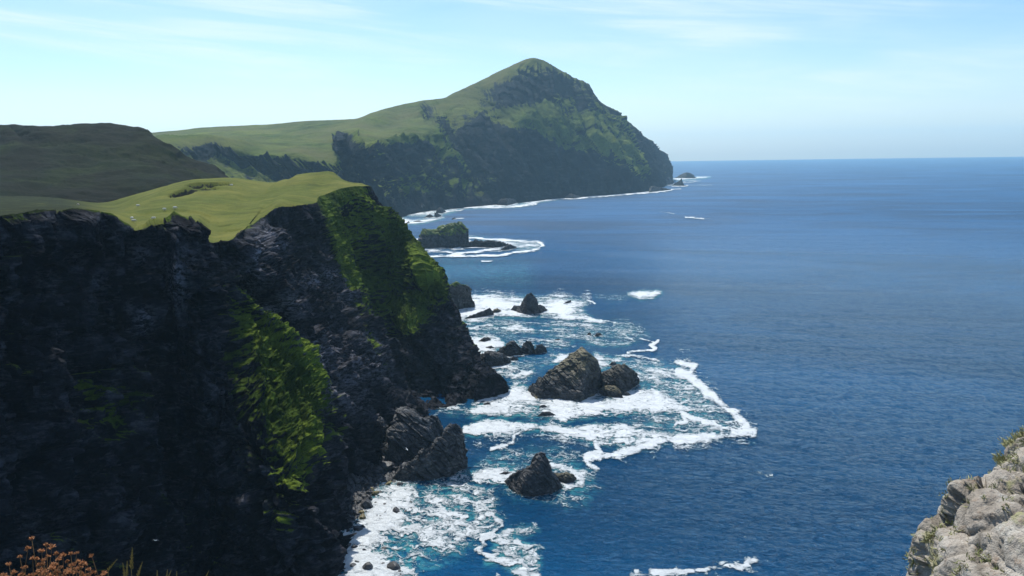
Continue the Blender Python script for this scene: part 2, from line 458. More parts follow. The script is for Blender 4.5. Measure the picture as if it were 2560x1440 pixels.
# ------------------------------------------------------------------ the near headland: pasture on top, cliffs to the sea
# every entry: (top points from the far side to the cliff edge, cliff points from the edge to the foot); g = how grassy
HEAD = [
    ([('z', -400, 95, 420, .8), (-150, 505, 360, .9), (-150, 525, 240, .9), (-150, 548, 140, .5)],
     [(-150, 750, 132, .2), (-150, 1000, 124, .2), ('z', -150, 25, 112, .2), ('z', -150, 0, 100, .1), ('z', -150, -4, 98, .1)]),
    ([('z', 0, 85, 520, .8), (0, 500, 370, .9), (0, 515, 270, .9), (0, 540, 150, .5)],
     [(0, 750, 145, .2), (0, 1000, 138, .2), (0, 1250, 130, .2), (0, 1500, 123, .2), ('z', 0, 0, 112, .1), ('z', 0, -4, 110, .1)]),
    ([('z', 130, 82, 530, .8), (130, 505, 380, .9), (130, 514, 290, .9), (125, 528, 165, .4)],
     [(140, 750, 158, .15), (150, 1000, 151, .3), (160, 1250, 143, .2), (170, 1500, 135, .2), ('z', 180, 0, 122, .1), ('z', 180, -4, 120, .1)]),
    ([('z', 260, 78, 530, .8), (285, 522, 380, 1), (275, 528, 290, 1), (268, 539, 176, .4)],
     [(262, 750, 170, .1), (265, 1000, 163, .45), (275, 1250, 155, .2), (290, 1500, 146, .2), ('z', 290, 0, 132, .1), ('z', 290, -4, 130, .1)]),
    ([('z', 345, 80, 560, .8), (372, 487, 400, 1), (352, 524, 310, 1), (342, 568, 235, 1), (340, 572, 183, .3)],
     [(345, 750, 178, .1), (350, 1000, 171, .2), (365, 1250, 164, .25), (380, 1500, 155, .2), ('z', 390, 0, 142, .1), ('z', 390, -4, 140, .1)]),
    ([('z', 410, 82, 570, .8), (432, 462, 410, 1), (420, 505, 335, 1), (415, 550, 245, 1), (404, 556, 188, .2)],
     [(410, 750, 185, .0), (430, 1000, 180, .1), (450, 1250, 172, .25), (470, 1500, 163, .2), ('z', 480, 0, 150, .1), ('z', 480, -4, 148, .1)]),
    ([('z', 480, 82, 580, .8), (505, 448, 420, 1), (500, 492, 345, 1), (495, 553, 250, 1), (490, 557, 193, .1)],
     [(500, 700, 190, .0), (515, 850, 188, .15), (535, 1000, 185, .2), (570, 1250, 177, .2), (600, 1500, 168, .2), ('z', 620, 0, 155, .1), ('z', 620, -4, 153, .1)]),
    ([('z', 545, 80, 590, .8), (560, 444, 425, 1), (550, 495, 345, 1), (520, 590, 235, 1), (512, 602, 200, .1)],
     [(530, 700, 202, .1), (560, 800, 204, .2), (600, 880, 203, .6), (625, 1000, 192, .8), (668, 1180, 176, .7), (700, 1300, 172, .2), (740, 1450, 168, .1), ('z', 760, 0, 163, .1), ('z', 760, -4, 161, .1)]),
    ([('z', 600, 78, 590, .8), (600, 447, 428, 1), (590, 500, 345, 1), (535, 597, 232, 1), (517, 605, 208, .1)],
     [(548, 700, 210, .2), (600, 800, 214, .8), (680, 920, 206, 1), (735, 1060, 193, 1), (752, 1190, 180, .9), (785, 1290, 180, .1), (815, 1380, 179, .1), (850, 1470, 'w', .1), ('z', 850, -4, 178, .1)]),
    ([('z', 640, 74, 580, .8), (625, 451, 430, 1), (610, 505, 345, 1), (550, 597, 230, 1), (524, 607, 214, .2)],
     [(560, 700, 215, .45), (640, 800, 219, .6), (740, 925, 213, .95), (787, 1050, 204, .8), (812, 1180, 203, .2), (845, 1290, 204, .1), (864, 1380, 'w', .1), ('z', 864, -4, 196, .1)]),
    ([('z', 680, 70, 560, .8), (655, 455, 432, 1), (635, 505, 345, 1), (565, 597, 228, 1), (545, 604, 217, .3)],
     [(590, 690, 226, .4), (670, 800, 230, .3), (760, 925, 232, .2), (820, 1050, 231, .2), (845, 1160, 230, .1), (862, 1262, 'w', .0), ('z', 868, -4, 219, .1)]),
    ([('z', 715, 66, 540, .8), (680, 456, 432, 1), (655, 500, 350, 1), (592, 590, 232, 1), (580, 598, 222, .3)],
     [(650, 690, 233, .25), (740, 810, 242, .1), (825, 940, 248, .1), (880, 1070, 249, .1), (915, 1185, 'w', .0), ('z', 925, -4, 242, .1)]),
    ([('z', 750, 62, 530, .7), (705, 449, 434, 1), (680, 490, 360, 1), (628, 560, 272, .9), (620, 568, 262, .3)],
     [(690, 690, 262, .05), (780, 810, 263, .0), (855, 940, 262, .1), (915, 1060, 261, .05), (985, 1150, 'w', .0), ('z', 990, -4, 255, .1)]),
    ([('z', 780, 60, 525, .7), (742, 438, 440, 1), (720, 470, 385, 1), (704, 506, 320, .9), (698, 517, 306, .2)],
     [(760, 640, 298, .05), (830, 760, 291, .0), (900, 880, 284, .25), (965, 1010, 276, .05), (1050, 1095, 'w', .0), ('z', 1060, -4, 276, .1)]),
    ([('z', 810, 60, 520, .7), (785, 433, 445, 1), (775, 462, 395, 1), (782, 498, 348, .9), (788, 508, 334, .2)],
     [(815, 620, 326, .0), (865, 740, 318, .0), (925, 860, 310, .1), (985, 985, 303, .05), (1065, 1052, 'w', .0), ('z', 1070, -4, 296, .1)]),
    ([('z', 835, 60, 515, .7), (815, 430, 448, 1), (810, 458, 405, 1), (802, 480, 370, .9), (799, 491, 352, .9)],
     [(832, 600, 343, .75), (882, 715, 334, .7), (945, 840, 327, .5), (1000, 960, 320, .2), (1060, 1036, 'w', .0), ('z', 1065, -4, 305, .1)]),
    ([('z', 845, 60, 512, .7), (823, 430, 449, 1), (822, 452, 411, 1), (818, 474, 378, 1), (812, 487, 361, .98)],
     [(846, 598, 352, .95), (896, 710, 346, .85), (955, 833, 338, .6), (1008, 955, 329, .2), (1068, 1034, 'w', .0), ('z', 1073, -4, 307, .1)]),
    ([('z', 860, 60, 510, .7), (832, 431, 450, 1), (840, 448, 420, 1), (845, 462, 392, 1), (850, 472, 376, .95)],
     [(885, 580, 371, .75), (925, 690, 366, .75), (960, 790, 358, .6), (985, 890, 348, .3), (1030, 980, 338, .1), (1090, 1026, 'w', .0), ('z', 1092, -4, 312, .1)]),
    ([('z', 880, 60, 505, .7), (858, 451, 430, 1), (868, 456, 415, 1), (880, 461, 400, 1), (888, 466, 388, .9)],
     [(930, 560, 384, .8), (965, 650, 381, .8), (985, 730, 374, .9), (1000, 830, 350, .9), (1020, 870, 346, .2), (1065, 950, 341, .1), (1125, 1018, 'w', .0), ('z', 1128, -4, 315, .1)]),
    ([('z', 895, 60, 500, .7), (880, 458, 432, 1), (890, 460, 418, 1), (900, 462, 405, 1), (910, 465, 396, .5)],
     [(955, 550, 394, .85), (1015, 610, 393, 1), (1058, 692, 364, 1), (1050, 712, 372, .8), (1050, 830, 350, .9), (1075, 850, 349, .1), (1115, 900, 344, .0), (1170, 1004, 'w', .0), ('z', 1173, -4, 321, .1)]),
    ([('z', 910, 58, 495, .6), (900, 459, 434, 1), (908, 460, 422, 1), (918, 462, 410, .9), (926, 466, 404, .4)],
     [(938, 515, 403, .4), (960, 560, 401, .6), (1040, 635, 393, .9), (1088, 695, 380, .8), (1130, 785, 366, .1), (1175, 875, 354, .1), (1222, 988, 'w', .0), ('z', 1225, -4, 331, .1)]),
    ([('z', 920, 56, 490, .6), (908, 461, 438, .9), (915, 463, 428, .9), (925, 466, 418, .8), (932, 472, 412, .3)],
     [(945, 520, 408, .4), (985, 580, 405, .7), (1050, 640, 400, .9), (1098, 697, 388, .6), (1138, 770, 378, .3), (1172, 850, 368, .6), (1212, 925, 358, .4), (1245, 945, 356, .0), (1269, 978, 'w', .0), ('z', 1273, -4, 340, .1)]),
    ([('z', 925, 50, 490, .5), (912, 470, 445, .8), (918, 474, 438, .8), (924, 480, 430, .7), (930, 490, 425, .5)],
     [(940, 540, 424, .4), (980, 600, 422, .5), (1045, 660, 415, .6), (1090, 720, 408, .4), (1130, 790, 398, .2), (1165, 860, 388, .2), (1205, 920, 378, .1), ('z', 1240, 0, 362, .0), ('z', 1240, -4, 360, .1)]),
    ([('z', 915, 30, 500, .4), (905, 500, 470, .5), (905, 505, 465, .5), (908, 515, 460, .4), (912, 530, 455, .3)],
     [(925, 580, 455, .2), (960, 620, 452, .2), (1000, 670, 448, .2), ('z', 1060, 10, 440, .1), ('z', 1100, 0, 425, .0), ('z', 1100, -4, 424, .1)]),
    ([('z', 880, -2, 540, .3), ('z', 880, -2, 535, .3), ('z', 885, -2, 532, .3), ('z', 890, -3, 530, .3), ('z', 900, -3, 525, .3)],
     [('z', 920, -3, 520, .2), ('z', 960, -3, 510, .2), ('z', 1000, -4, 500, .2), ('z', 1100, -4, 480, .1)]),
]
NTOP, NCL, NT_ = 170, 430, 900
cols = []
for top, cl_ in HEAD:
    a = column(top, NTOP, 0.15)
    b = column([top[-1]] + cl_, NCL, 0.25)
    cols.append(np.concatenate([a, b[1:]]))
G4, tq, qq = across(cols, NT_, 0.15)
G4 = np.swapaxes(G4, 0, 1)                       # rows (top to foot), columns (left to right)
G, gr = G4[..., :3].copy(), np.clip(G4[..., 3], 0, 1)
N, flp = facing(G, grid_normals(G))
rows = G.shape[0]
isT = np.arange(rows) < NTOP
colidx = np.interp(qq, tq, np.arange(len(HEAD)))
# natural unevenness
blk = fbm(G / 22.0, 3)
g_eff = np.clip(gr + 0.45 * blk + 0.35 * fbm(G / 5.0, 3), 0, 1)
cl_mask = np.clip((np.arange(rows) - NTOP + 6) / 12.0, 0, 1)[:, None]
rock = cl_mask * (1 - 0.72 * sstep(g_eff, 0.4, 0.8))
T2 = np.broadcast_to(colidx[None, :], G.shape[:2])
S2 = np.broadcast_to(np.linspace(0, 1, rows)[:, None], G.shape[:2])
rib = ridged(np.stack([T2 * 1.7, S2 * 3.0, np.full_like(T2, 2.2)], -1), 3)
tilt = bed(G, 1.8)
lip = np.clip((np.arange(rows) - NTOP) / 34.0, 0.3, 1)[:, None] * np.ones_like(T2)
lip = np.maximum(lip, 0.75 * np.exp(-((T2 - 5.2) / 1.3) ** 4))
crest = 1 - 0.75 * np.exp(-((T2 - 15.4) / 0.9) ** 2)
spur_k = np.where(T2 > 16, 0.55, 1.0)
D = cl_mask * lip * crest * ((rib - 0.3) * 4.5 * spur_k + 3.0 * fbm(G / 26.0 + 40, 2))
tw_ = tilt + 2.2 * np.stack([perlin(G / 6.0), perlin(G / 6.0 + 33), perlin(G / 6.0 + 66)], -1)
D = D + rock * lip * crest * spur_k * (5.0 * crag(tw_ / np.array([15, 15, 15.0])) + 2.6 * crag(tilt / np.array([6.0, 6.0, 5.0]), 31.7)
                + 1.0 * crag(tilt / np.array([2.4, 2.4, 1.9]), 77.7))
D = D + cl_mask * 0.45 * fbm(G / 3.2, 3)
grassy = cl_mask * sstep(g_eff, 0.35, 0.75) * np.clip((np.arange(rows) - NTOP) / 40.0, 0, 1)[:, None]
gl = ridged(np.stack([T2 * 2.6 + 0.5 * S2, S2 * 5.0, 0 * T2 + 8.8], -1), 3, 0.6)
D = D + grassy * ((gl - 0.4) * 3.6 + 1.0 * (1 - np.abs(perlin(G / 3.0 + 5)) * 2) + 0.6 * (1 - np.abs(perlin(G / 1.3 + 15)) * 2))
D = D + (1 - cl_mask) * (0.9 * fbm(G / 28.0, 2) + 0.10 * fbm(G / 1.5, 2))
depthfade = np.clip((G[..., 2] + 4) / 8, 0, 1)
SU, SV = UV(G)
for pl, wd, am in [([(440, 590), (450, 700), (440, 830)], 48, 6), ([(332, 600), (322, 760), (330, 900)], 14, -7), ([(516, 640), (545, 740), (580, 860), (600, 1000), (640, 1150)], 11, -7),
                   ([(190, 580), (195, 700), (215, 850)], 42, 5), ([(110, 600), (105, 800)], 16, -6), ([(395, 850), (400, 1000), (430, 1200)], 30, -5), ([(300, 900), (310, 1100), (340, 1300)], 40, 5),
                   ([(480, 880), (510, 1050), (550, 1250)], 34, 5), ([(250, 640), (255, 820)], 12, -5), ([(560, 720), (660, 840), (760, 930), (800, 1040)], 10, 3.5),
                   ([(720, 560), (800, 690), (860, 800)], 36, -5), ([(625, 580), (650, 690), (700, 780), (770, 870)], 13, 4.5), ([(580, 640), (640, 760), (740, 880)], 12, -4),
                   ([(800, 850), (870, 980), (905, 1110)], 15, 5), ([(850, 820), (920, 960), (960, 1080)], 12, -5), ([(640, 1200), (690, 1400)], 14, -6), ([(720, 1230), (770, 1420)], 22, 4),
                   ([(880, 780), (950, 900), (1000, 1000)], 12, 4), ([(1030, 860), (1080, 940), (1110, 1000)], 10, -3), ([(885, 540), (935, 690), (985, 850)], 24, -9), ([(950, 540), (1010, 620), (1070, 700)], 16, 4), ([(1000, 740), (1055, 760)], 14, 2.5),
                   ([(100, 900), (120, 1200)], 34, 5), ([(200, 900), (215, 1250)], 14, -5)]:
    d_, _i = seg_dist(SU, SV, pl)
    D = D + cl_mask * am * np.exp(-(d_ / wd) ** 2)
edge_t = np.clip(np.minimum(T2, len(HEAD) - 1 - T2) * 2, 0, 1)
G = G + N * (D * depthfade * edge_t)[..., None]
# terracettes: little sheep-track steps on the turf of the slope
ter = cl_mask * sstep(g_eff, 0.45, 0.8) * (1.5 * fbm(G / np.array([2.8, 2.8, 1.2]) + 21, 4, 0.6) + 0.12 * np.sin(G[..., 2] * 3.4 + 9 * fbm(G / 7.0, 2)))
G[..., 1] -= ter
# hollows in the mound of the pasture (old diggings)
U0, V0 = UV(G[:NTOP - 14])
soil_shade = np.zeros(G.shape[:2])  # dark peat, with the shade of the hollows painted in
for (u_, v_, rx, ry, dep) in [(457, 480, 4.6, 9, 4.0), (472, 464, 8.0, 7, 3.2), (498, 460, 5.5, 7, 3), (503, 470, 7, 5, 2.2), (535, 460, 8.5, 7, 3.6),
                              (562, 456, 6, 6, 3), (430, 527, 14, 7, 0.9), (560, 565, 2.5, 2.0, .7), (583, 577, 2.5, 2, .7)]:
    c = G[:NTOP - 14].reshape(-1, 3)[np.argmin((U0 - u_) ** 2 + (V0 - v_) ** 2)]
    rr = 1 + 0.5 * fbm(G / 3.0, 2)
    dd = (((G[..., 0] - c[0]) / rx) ** 2 + ((G[..., 1] - c[1]) / ry) ** 2) * rr
    k_ = (1 - cl_mask) * np.exp(-dd ** 3)
    G[..., 2] -= k_ * dep
    if dep > 1.5:
        soil_shade = np.maximum(soil_shade, k_)
N2 = grid_normals(G)
if flp:
    N2 = -N2
nz = np.clip(N2[..., 2], -1, 1)
veg = np.where(isT[:, None], 0.95 - 0.5 * np.clip(0.72 - nz, 0, 1) * 3 - 0.75 * soil_shade, g_eff + 0.9 * (nz - 0.42) - 0.12)
veg = veg * (1 - cl_mask) + cl_mask * (g_eff * 1.15 + 0.55 * (nz - 0.42) - 0.24)
veg = veg - sstep(-G[..., 2], -7, -3) * 1.0
heath = np.clip(sstep(-G[..., 0] / np.maximum(G[..., 1], 1) + 0.03 * blk, 0.47, 0.56) * isT[:, None] * 1.0 + (1 - isT[:, None]) * np.clip(0.55 * fbm(G / 14.0 + 5, 3) + 0.15, 0, .6), 0, 1)  # ground colour turns darker across the far left of the pasture
lich = np.zeros_like(veg)
UU, VV = UV(G)
pale = np.zeros_like(veg)  # pale bare rock, with sunlit ledge flecks painted in as colour
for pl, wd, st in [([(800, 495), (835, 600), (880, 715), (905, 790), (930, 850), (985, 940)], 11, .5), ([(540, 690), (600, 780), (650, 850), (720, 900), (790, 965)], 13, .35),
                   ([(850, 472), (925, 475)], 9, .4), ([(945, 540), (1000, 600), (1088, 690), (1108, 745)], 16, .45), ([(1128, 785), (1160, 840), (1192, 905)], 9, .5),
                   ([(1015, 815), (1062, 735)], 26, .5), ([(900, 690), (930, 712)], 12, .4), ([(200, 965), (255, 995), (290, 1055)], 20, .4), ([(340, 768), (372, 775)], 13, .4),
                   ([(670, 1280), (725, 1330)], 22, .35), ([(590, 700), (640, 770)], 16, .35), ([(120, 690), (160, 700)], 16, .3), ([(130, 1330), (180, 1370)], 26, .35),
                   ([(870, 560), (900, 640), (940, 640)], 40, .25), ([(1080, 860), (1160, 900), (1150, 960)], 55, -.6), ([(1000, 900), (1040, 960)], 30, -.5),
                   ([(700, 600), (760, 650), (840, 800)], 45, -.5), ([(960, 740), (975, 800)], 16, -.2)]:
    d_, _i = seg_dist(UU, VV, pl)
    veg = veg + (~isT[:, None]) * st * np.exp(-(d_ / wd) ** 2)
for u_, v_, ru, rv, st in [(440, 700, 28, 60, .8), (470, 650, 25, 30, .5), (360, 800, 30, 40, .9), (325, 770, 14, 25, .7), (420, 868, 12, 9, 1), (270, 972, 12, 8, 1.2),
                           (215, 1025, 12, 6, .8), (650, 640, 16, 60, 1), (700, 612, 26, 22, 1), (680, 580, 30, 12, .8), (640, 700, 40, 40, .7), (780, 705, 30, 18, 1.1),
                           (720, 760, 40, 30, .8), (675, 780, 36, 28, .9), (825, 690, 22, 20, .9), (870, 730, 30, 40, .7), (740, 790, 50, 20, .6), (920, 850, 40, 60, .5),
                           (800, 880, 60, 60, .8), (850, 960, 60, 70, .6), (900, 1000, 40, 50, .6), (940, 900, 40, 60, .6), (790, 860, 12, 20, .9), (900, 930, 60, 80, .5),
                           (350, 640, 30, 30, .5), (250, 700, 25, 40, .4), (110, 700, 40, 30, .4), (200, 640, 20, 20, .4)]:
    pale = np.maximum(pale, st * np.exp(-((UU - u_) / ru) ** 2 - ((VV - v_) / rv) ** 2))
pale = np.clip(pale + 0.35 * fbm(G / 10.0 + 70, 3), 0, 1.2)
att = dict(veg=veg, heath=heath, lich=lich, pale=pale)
FI, FJ = np.meshgrid(np.arange(rows - 1), colidx[:-1], indexing='ij')
o = grid_mesh('clifftop_pasture', G, M_pasture, att, True, (FI < NTOP - 1), flp)
tag(o, 'smooth grazed green pasture with a low mound on top of the near cliffs', kind='structure')
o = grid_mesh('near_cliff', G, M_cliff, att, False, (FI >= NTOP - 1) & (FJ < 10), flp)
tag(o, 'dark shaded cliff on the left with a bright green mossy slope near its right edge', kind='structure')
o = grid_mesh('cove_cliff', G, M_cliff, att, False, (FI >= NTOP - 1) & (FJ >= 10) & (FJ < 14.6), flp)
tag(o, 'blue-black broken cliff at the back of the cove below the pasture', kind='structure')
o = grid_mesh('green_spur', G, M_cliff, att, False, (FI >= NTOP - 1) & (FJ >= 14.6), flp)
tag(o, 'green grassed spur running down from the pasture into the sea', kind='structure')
PAST = G[:NTOP]

# ------------------------------------------------------------------ heath hillside on the left, behind the pasture
HILL = [
    [('z', -900, 150, 1100), (-400, 318, 700), (-400, 380, 600), (-400, 450, 500), (-400, 520, 420), ('z', -400, 60, 360)],
    [('z', -200, 140, 1100), (0, 317, 690), (0, 370, 610), (0, 430, 520), (0, 500, 430), ('z', 0, 60, 380)],
    [('z', 60, 130, 1100), (100, 314, 690), (100, 370, 615), (110, 430, 530), (120, 500, 450), ('z', 120, 60, 400)],
    [('z', 150, 130, 1100), (200, 312, 700), (205, 370, 625), (215, 430, 545), (230, 505, 470), ('z', 240, 60, 430)],
    [('z', 240, 125, 1100), (290, 318, 700), (300, 370, 630), (320, 430, 555), (340, 490, 500), ('z', 350, 60, 460)],
    [('z', 300, 120, 1050), (350, 327, 690), (365, 380, 620), (390, 430, 565), (410, 475, 520), ('z', 420, 60, 480)],
    [('z', 360, 100, 1000), (390, 350, 680), (420, 395, 620), (450, 440, 580), (470, 470, 550), ('z', 490, 50, 500)],
    [('z', 420, 80, 950), (430, 378, 680), (465, 415, 630), (500, 445, 600), (520, 470, 580), ('z', 550, 40, 520)],
    [('z', 480, 60, 900), (480, 404, 690), (515, 425, 650), (545, 445, 620), (565, 470, 590), ('z', 610, 30, 530)],
    [('z', 540, 30, 850), (530, 425, 700), (560, 440, 670), (590, 460, 640), (615, 480, 610), ('z', 680, 5, 560)],
    [('z', 600, 0, 800), ('z', 600, 40, 730), ('z', 630, 30, 700), ('z', 660, 20, 660), ('z', 700, 0, 620), ('z', 740, -4, 580)],
]
cols = [column([c + (0.6,) for c in cc], 220, 0.15) for cc in HILL]
G4, tq, qq = across(cols, 420, 0.15)
G4 = np.swapaxes(G4, 0, 1)
G = G4[..., :3].copy()
N, flp = facing(G, grid_normals(G))
D = 6 * fbm(G / 60.0, 3) + 1.6 * ridged(G / np.array([40., 40, 9]) + 3, 3) * 1.5 + 0.9 * crag(bed(G) / 9.0) * sstep(fbm(G / 40.0 + 8, 2), 0, .3) + 0.4 * fbm(G / 2.5, 2)
G = G + N * D[..., None]
nz = grid_normals(G)[..., 2] * (-1 if flp else 1)
veg = 0.75 + 0.6 * (nz - 0.85) + 0.35 * fbm(G / 20.0, 3)
heath = np.clip(0.75 - 0.9 * fbm(G / 45.0 + 9, 3) - sstep(G[..., 0], -210, -130) * 0.3, 0, 1)
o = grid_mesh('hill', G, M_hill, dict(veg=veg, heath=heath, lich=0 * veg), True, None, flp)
tag(o, 'dark brown-green heath hill on the left behind the pasture', kind='structure')

# ------------------------------------------------------------------ the mountain and its long cliff coast
# columns: foot (u, v), then points from skyline to near the foot with their distance behind the foot
MT = [
    ((560, 640), [(250, 352, 1500, .9), (250, 385, 1000, .9), (250, 410, 600, .9), (350, 450, 200, .4), (450, 520, 100, .3)]),
    ((600, 610), [(383, 333, 1400, .9), (388, 345, 1000, .9), (395, 352, 480, .8), (430, 400, 380, .3), (480, 470, 200, .3), (540, 540, 80, .2)]),
    ((650, 592), [(455, 326, 1350, .9), (460, 340, 900, .9), (470, 352, 400, .8), (500, 400, 330, .2), (540, 460, 200, .3), (600, 530, 70, .2)]),
    ((700, 582), [(520, 319, 1300, .9), (520, 335, 850, .9), (530, 349, 380, .7), (548, 390, 330, .0), (590, 450, 200, .3), (650, 520, 70, .2)]),
    ((750, 577), [(600, 315, 1250, .9), (590, 335, 820, .9), (575, 362, 330, .8), (620, 420, 260, .3), (670, 480, 160, .3), (715, 540, 60, .2)]),
    ((800, 572), [(680, 311, 1200, .9), (670, 345, 700, 1), (650, 376, 300, .9), (700, 430, 230, .3), (740, 490, 140, .3), (775, 540, 50, .2)]),
    ((860, 569), [(760, 304, 1150, .9), (750, 345, 650, 1), (740, 385, 260, .9), (780, 440, 190, .3), (815, 500, 110, .4), (840, 540, 45, .2)]),
    ((915, 565), [(830, 301, 1100, .8), (825, 345, 560, 1), (833, 406, 210, .9), (860, 450, 160, .3), (885, 505, 95, .4), (905, 540, 40, .2)]),
    ((950, 562), [(880, 299, 1000, .8), (868, 325, 600, 1), (857, 344, 250, .2), (885, 410, 190, .0), (910, 470, 120, .3), (935, 530, 45, .2)]),
    ((985, 557), [(925, 285, 950, .8), (910, 325, 600, 1), (900, 366, 260, .8), (930, 420, 190, .2), (950, 480, 110, .5), (970, 530, 40, .2)]),
    ((1012, 542), [(965, 272, 900, .8), (955, 320, 560, 1), (955, 356, 280, .8), (975, 420, 190, .2), (990, 480, 110, .6), (1005, 522, 35, .1)]),
    ((1062, 531), [(1008, 261, 850, .8), (1000, 300, 600, 1), (1010, 343, 290, .9), (1030, 410, 200, .2), (1045, 470, 110, .6), (1056, 512, 35, .1)]),
    ((1100, 527), [(1035, 255, 800, .7), (1050, 295, 560, .6), (1068, 344, 330, .9), (1095, 400, 220, .5), (1095, 460, 120, .5), (1098, 510, 30, .1)]),
    ((1140, 523), [(1062, 250, 760, .6), (1085, 300, 440, .4), (1105, 362, 320, .7), (1130, 410, 220, .4), (1135, 465, 120, .5), (1138, 505, 30, .1)]),
    ((1190, 518), [(1100, 247, 720, .9), (1110, 290, 480, .6), (1140, 370, 270, .3), (1168, 425, 180, .6), (1180, 470, 110, .5), (1188, 500, 30, .1)]),
    ((1245, 513), [(1150, 226, 700, 1), (1160, 250, 560, .8), (1180, 310, 330, .0), (1205, 400, 170, .1), (1225, 460, 80, .5), (1240, 495, 25, .1)]),
    ((1300, 508), [(1210, 197, 700, 1), (1215, 232, 500, .7), (1230, 290, 300, .1), (1250, 370, 170, .0), (1275, 440, 90, .1), (1295, 488, 25, .1)]),
    ((1350, 503), [(1270, 168, 680, 1), (1268, 205, 480, .4), (1280, 265, 310, .2), (1300, 315, 220, .8), (1320, 390, 120, .0), (1340, 455, 60, .0)]),
    ((1395, 498), [(1333, 145, 640, 1), (1325, 190, 480, .3), (1335, 250, 330, .3), (1345, 300, 220, .9), (1360, 370, 120, .1), (1385, 440, 55, .0)]),
    ((1440, 495), [(1375, 161, 600, .8), (1375, 210, 440, .3), (1385, 260, 320, .4), (1400, 310, 210, .9), (1415, 370, 120, .4), (1430, 440, 50, .0)]),
    ((1490, 491), [(1425, 189, 560, .6), (1425, 235, 420, .4), (1435, 275, 310, .5), (1450, 320, 210, .8), (1470, 380, 115, .5), (1482, 440, 50, .1)]),
    ((1545, 487), [(1468, 212, 520, .5), (1475, 258, 400, .4), (1490, 300, 290, .6), (1510, 345, 190, .7), (1525, 395, 110, .6), (1538, 445, 45, .2)]),
    ((1590, 483), [(1493, 248, 480, .3), (1520, 290, 370, .6), (1540, 330, 270, .8), (1560, 375, 180, .8), (1570, 420, 100, .7), (1582, 455, 40, .2)]),
    ((1627, 478), [(1528, 275, 460, .4), (1560, 318, 330, .7), (1580, 355, 240, .7), (1600, 398, 150, .8), (1608, 430, 90, .6), (1620, 458, 35, .2)]),
    ((1640, 473), [(1556, 300, 560, .6), (1585, 335, 440, .3), (1608, 370, 340, .1), (1622, 405, 240, .1), (1630, 435, 130, .2), (1636, 458, 50, .1)]),
    ((1662, 466), [(1596, 337, 620, .6), (1612, 356, 520, .3), (1630, 385, 400, .0), (1645, 412, 280, .0), (1652, 438, 150, .2), (1658, 455, 60, .1)]),
    ((1677, 459), [(1632, 368, 560, .5), (1645, 385, 470, .2), (1656, 402, 360, .1), (1665, 420, 240, .1), (1672, 440, 110, .1), (1675, 450, 50, .1)]),
    ((1684, 456), [(1650, 386, 700, .4), (1658, 398, 650, .2), (1664, 410, 600, .1), (1669, 425, 560, .1), (1674, 438, 520, .1), (1678, 446, 480, .1)]),
]
cols, MFOOT = [], []
for foot, pts in MT:
    f = W(*foot)
    if 1290 < foot[0] < 1600:
        pts = [(a, b, off + (55 if k < 3 else 0), g) for k, (a, b, off, g) in enumerate(pts)]
    if foot[0] >= 1190:
        pts = [(a, b, off * 0.60, g) for a, b, off, g in pts]
    else:
        pts = [(a, b, off * 0.5 if off <= 330 else off - 165, g) for a, b, off, g in pts]
    MFOOT.append(foot)
    sky_ = cpt((pts[0][0], pts[0][1], f[1] + pts[0][2]))
    back = [[sky_[0] - 90, sky_[1] + 500, max(sky_[2] * 0.45, 0), .8], [sky_[0] - 40, sky_[1] + 160, sky_[2] * 0.86, .8]]
    d = back + [cpt((a, b, f[1] + off, g)) for a, b, off, g in pts] + [[f[0], f[1], 0, .0], [f[0] + 4, f[1] - 8, -4, 0]]
    d = np.array(d)
    t = chord(d[:, :3], 0.05)
    cols.append(pchip(t / t[-1], d, np.linspace(0, 1, 330)))
e = cols[-1].copy()
e[:, 0] += 30; e[:, 1] += 300; e[:, 2] = np.minimum(e[:, 2] * 0.5, 60)
e2 = e.copy(); e2[:, 1] += 200; e2[:, 0] -= 60; e2[:, 2] = -4
cols += [e, e2]
G4, tq, qq = across(cols, 760, 0.03)
G4 = np.swapaxes(G4, 0, 1)
G, gr = G4[..., :3].copy(), np.clip(G4[..., 3], 0, 1)
N, flp = facing(G, grid_normals(G))
ci = np.interp(qq, tq, np.arange(len(cols)))
T2 = np.broadcast_to(ci[None, :], G.shape[:2])
S2 = np.broadcast_to(np.linspace(0, 1, G.shape[0])[:, None], G.shape[:2])
steep = 1 - sstep(N[..., 2], 0.76, 0.94)
wv = T2 + S2 * -1.5 + 0.3 * fbm(G / 150.0, 2)
gully = ridged(np.stack([wv * 1.5, S2 * 1.6, 0 * wv + 4.4], -1), 4, 0.55)
streak = fbm(np.stack([wv * 9.0, S2 * 5.0, 0 * wv + 1.4], -1), 4, 0.6)
D = steep * ((gully - 0.35) * 34 + 9 * crag(bed(G) / 50.0) + 2.2 * crag(bed(G) / 17.0, 12.0)) \
    + (1 - steep) * (7 * fbm(G / 120.0, 4) + 4.0 * ridged(G / 60.0 + 7, 4) * sstep(fbm(G / 150.0 + 31, 2), -0.1, 0.2)) + 1.6 * fbm(G / 30.0, 4)
ed = np.clip((G[..., 2] + 2) / 40, 0.08, 1)
MU, MV = UV(G)
skyrow = np.argmin(MV, axis=0)
sk = np.clip(np.abs(np.arange(G.shape[0])[:, None] - skyrow[None, :]) / 30.0, 0.3, 1)
D = D * sk
G = G + N * (D * ed)[..., None]
G[..., 2] = np.maximum(G[..., 2], -4)
nz = grid_normals(G)[..., 2] * (-1 if flp else 1)
veg = 0.95 * gr + 0.3 * fbm(G / 70.0, 4) + 0.5 * streak + 0.8 * (nz - 0.62) - 0.0
veg = np.where(steep < 0.5, np.maximum(veg, 0.55 + 0.3 * fbm(G / 25.0, 3)), veg) - (1 - sstep(G[..., 2], 6, 22)) * 0.9
